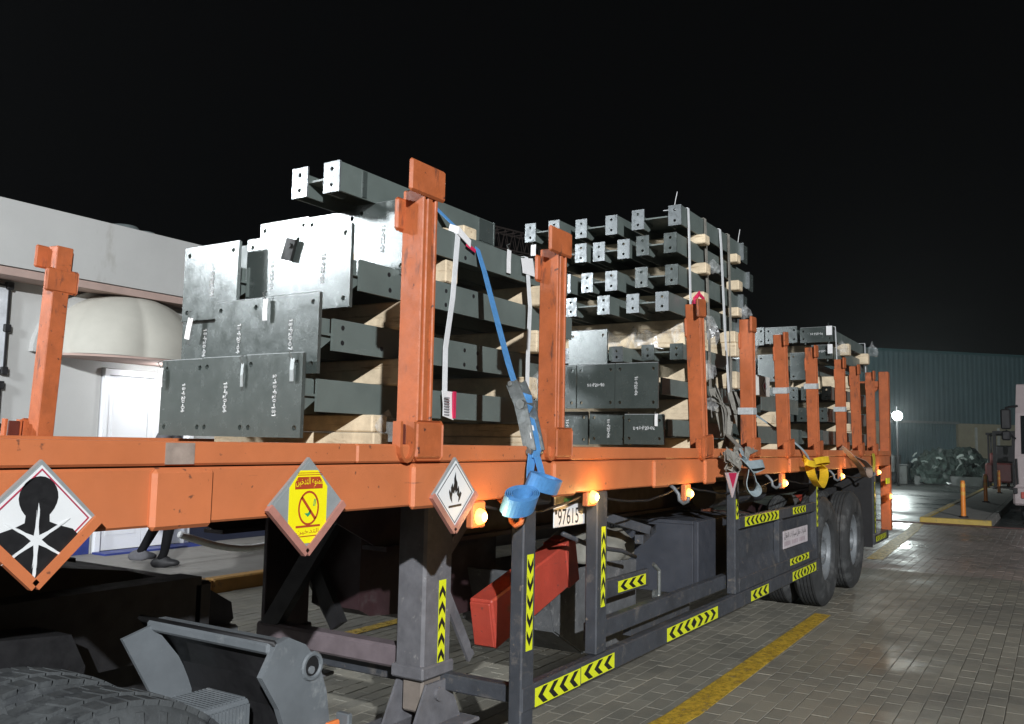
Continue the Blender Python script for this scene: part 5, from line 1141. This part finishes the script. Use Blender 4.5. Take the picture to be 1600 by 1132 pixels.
# local coordinates: walks towards +x (to the right and away), left/right along y
V = [((0, 0, .88), (.15, .11)), ((0, 0, 1.08), (.145, .10)), ((.02, 0, 1.28), (.17, .11)), ((.03, 0, 1.40), (.12, .09)), ((.04, 0, 1.47), .05), ((.06, 0, 1.56), (.085, .10)), ((.06, 0, 1.66), (.075, .09)),
     ((.01, -.09, .82), .095), ((.10, -.10, .46), .062), ((.05, -.10, .12), .045), ((.0, -.10, .06), .045),
     ((-.01, .09, .82), .095), ((-.05, .10, .47), .062), ((-.21, .10, .15), .045), ((-.25, .10, .09), .045),
     ((.02, -.21, 1.36), .055), ((-.08, -.25, 1.10), .045), ((.02, -.26, .86), .034), ((.03, .21, 1.36), .055), ((.12, .25, 1.10), .045), ((.24, .24, .90), .034)]
Ed = [(0, 1), (1, 2), (2, 3), (3, 4), (4, 5), (5, 6), (0, 7), (7, 8), (8, 9), (9, 10), (0, 11), (11, 12), (12, 13), (13, 14), (3, 15), (15, 16), (16, 17), (3, 18), (18, 19), (19, 20)]
bo = skinned('body', V, Ed, CLOTHK, pe); bo.data.materials.append(CLOTHG); bo.data.materials.append(SKIN)
for p in bo.data.polygons:
    z = sum(bo.data.vertices[i].co.z for i in p.vertices) / len(p.vertices); yv = abs(sum(bo.data.vertices[i].co.y for i in p.vertices) / len(p.vertices))
    if z > 1.44: p.material_index = 2
    elif z > .95 and not (yv > .2 and z < .92): p.material_index = 1
    elif yv > .2: p.material_index = 2
for sx, sy, rz in ((.07, -.10, .045), (-.20, .10, .09)):
    m = bmesh.new(); bmesh.ops.create_icosphere(m, subdivisions=3, radius=1)
    for q in m.verts: q.co = Vector((q.co.x * .145 + sx, q.co.y * .052 * (1 + .15 * q.co.x) + sy, max(q.co.z, -.55) * (.075 if q.co.x < .2 else .05) + rz))
    b = MB(); b.bm(m); sh = b.build('shoe', BLACK if sx > 0 else CLOTHG, None, True); sh.parent = pe
    if sx < 0: sh.rotation_euler.y = 0
m = bmesh.new(); bmesh.ops.create_icosphere(m, subdivisions=3, radius=1)
for q in m.verts: q.co = Vector((q.co.x * .105 + .045, q.co.y * .09, q.co.z * .10 + 1.66)) if q.co.z > -.1 else Vector((q.co.x * .08 + .01, q.co.y * .085, q.co.z * .12 + 1.66))
b = MB(); b.bm(m); ha = b.build('hair', CLOTHK, None, True); ha.parent = pe
for yy in (-.035, .035):
    b = MB(); b.cyl((.135, yy, 1.60), (.150, yy, 1.60), .012, .008, 8); e_ = b.build('eye', INK, None); e_.parent = pe
b = MB(); b.prism([(.14, -.014, 1.57), (.14, .014, 1.57), (.14, 0, 1.62)], (.03, 0, -.01)); n_ = b.build('nose', SKIN, None); n_.parent = pe
for yy, zz, xx in ((-.26, .84, .03), (.24, .88, .25)):
    for k in range(4):
        b = MB(); b.tube([(xx + (k - 1.5) * .018, yy, zz - .05), (xx + (k - 1.5) * .020 + .01, yy, zz - .09), (xx + (k - 1.5) * .020 + .02, yy, zz - .125 + abs(k - 1.5) * .008)], [.009, .008, .006], 6); f_ = b.build('finger', SKIN, None); f_.parent = pe
    b = MB(); b.tube([(xx + .03, yy, zz - .02), (xx + .05, yy, zz - .05), (xx + .05, yy, zz - .08)], [.011, .009, .007], 6); f_ = b.build('thumb', SKIN, None); f_.parent = pe
    b = MB(); b.cbox(xx - .036, xx + .038, yy - .014, yy + .014, zz - .06, zz + .02, .01); f_ = b.build('palm', SKIN, None); f_.parent = pe
pe.rotation_euler.z = math.radians(-48)

# lamp poles that carry the floodlights, standing where the light comes from
for nm, lb, p, base in (('yard_light_pole', 'tall yard light pole behind the viewer', KEY, 0), ('side_light_pole', 'floodlight pole between the trailer nose and the white building', SIDE_L, .128)):
    t = thing(nm, lb, 'light pole', (p.x, p.y, base))
    aim = (Vector((3, 1, 1.5)) - p).normalized(); bk_ = p - aim * .35
    b = MB(); b.cyl((bk_.x - .2, bk_.y, base - .05), (bk_.x - .2, bk_.y, bk_.z + .1), .09, .07, 14); b.build('pole', RIM, t)
    b = MB(); b.beam(bk_ - aim * .15, bk_ + aim * .1, .5, .4); b.build('lamp_head', BLACK, t)

# thin haze added to give the lamps their halo; it pales the far shed too
b = MB(); b.box(-42, 122, -52, 92, -1.4, 10.6)
hm, hnt, hp_ = new_mat('halo_haze'); hnt.nodes.remove(hp_)
pv = node(hnt, 'ShaderNodeVolumePrincipled'); pv.inputs['Density'].default_value = .0015; pv.inputs['Color'].default_value = (.9, .93, .95, 1); pv.inputs['Anisotropy'].default_value = .78
hnt.links.new(pv.outputs[0], hnt.nodes['Material Output'].inputs['Volume'])
hz = stuff(b.build('haze', hm)); hz['label'] = 'thin haze added over the yard for the lamp halos'
for o in list(bpy.data.objects):
    if '_o' in o: del o['_o']
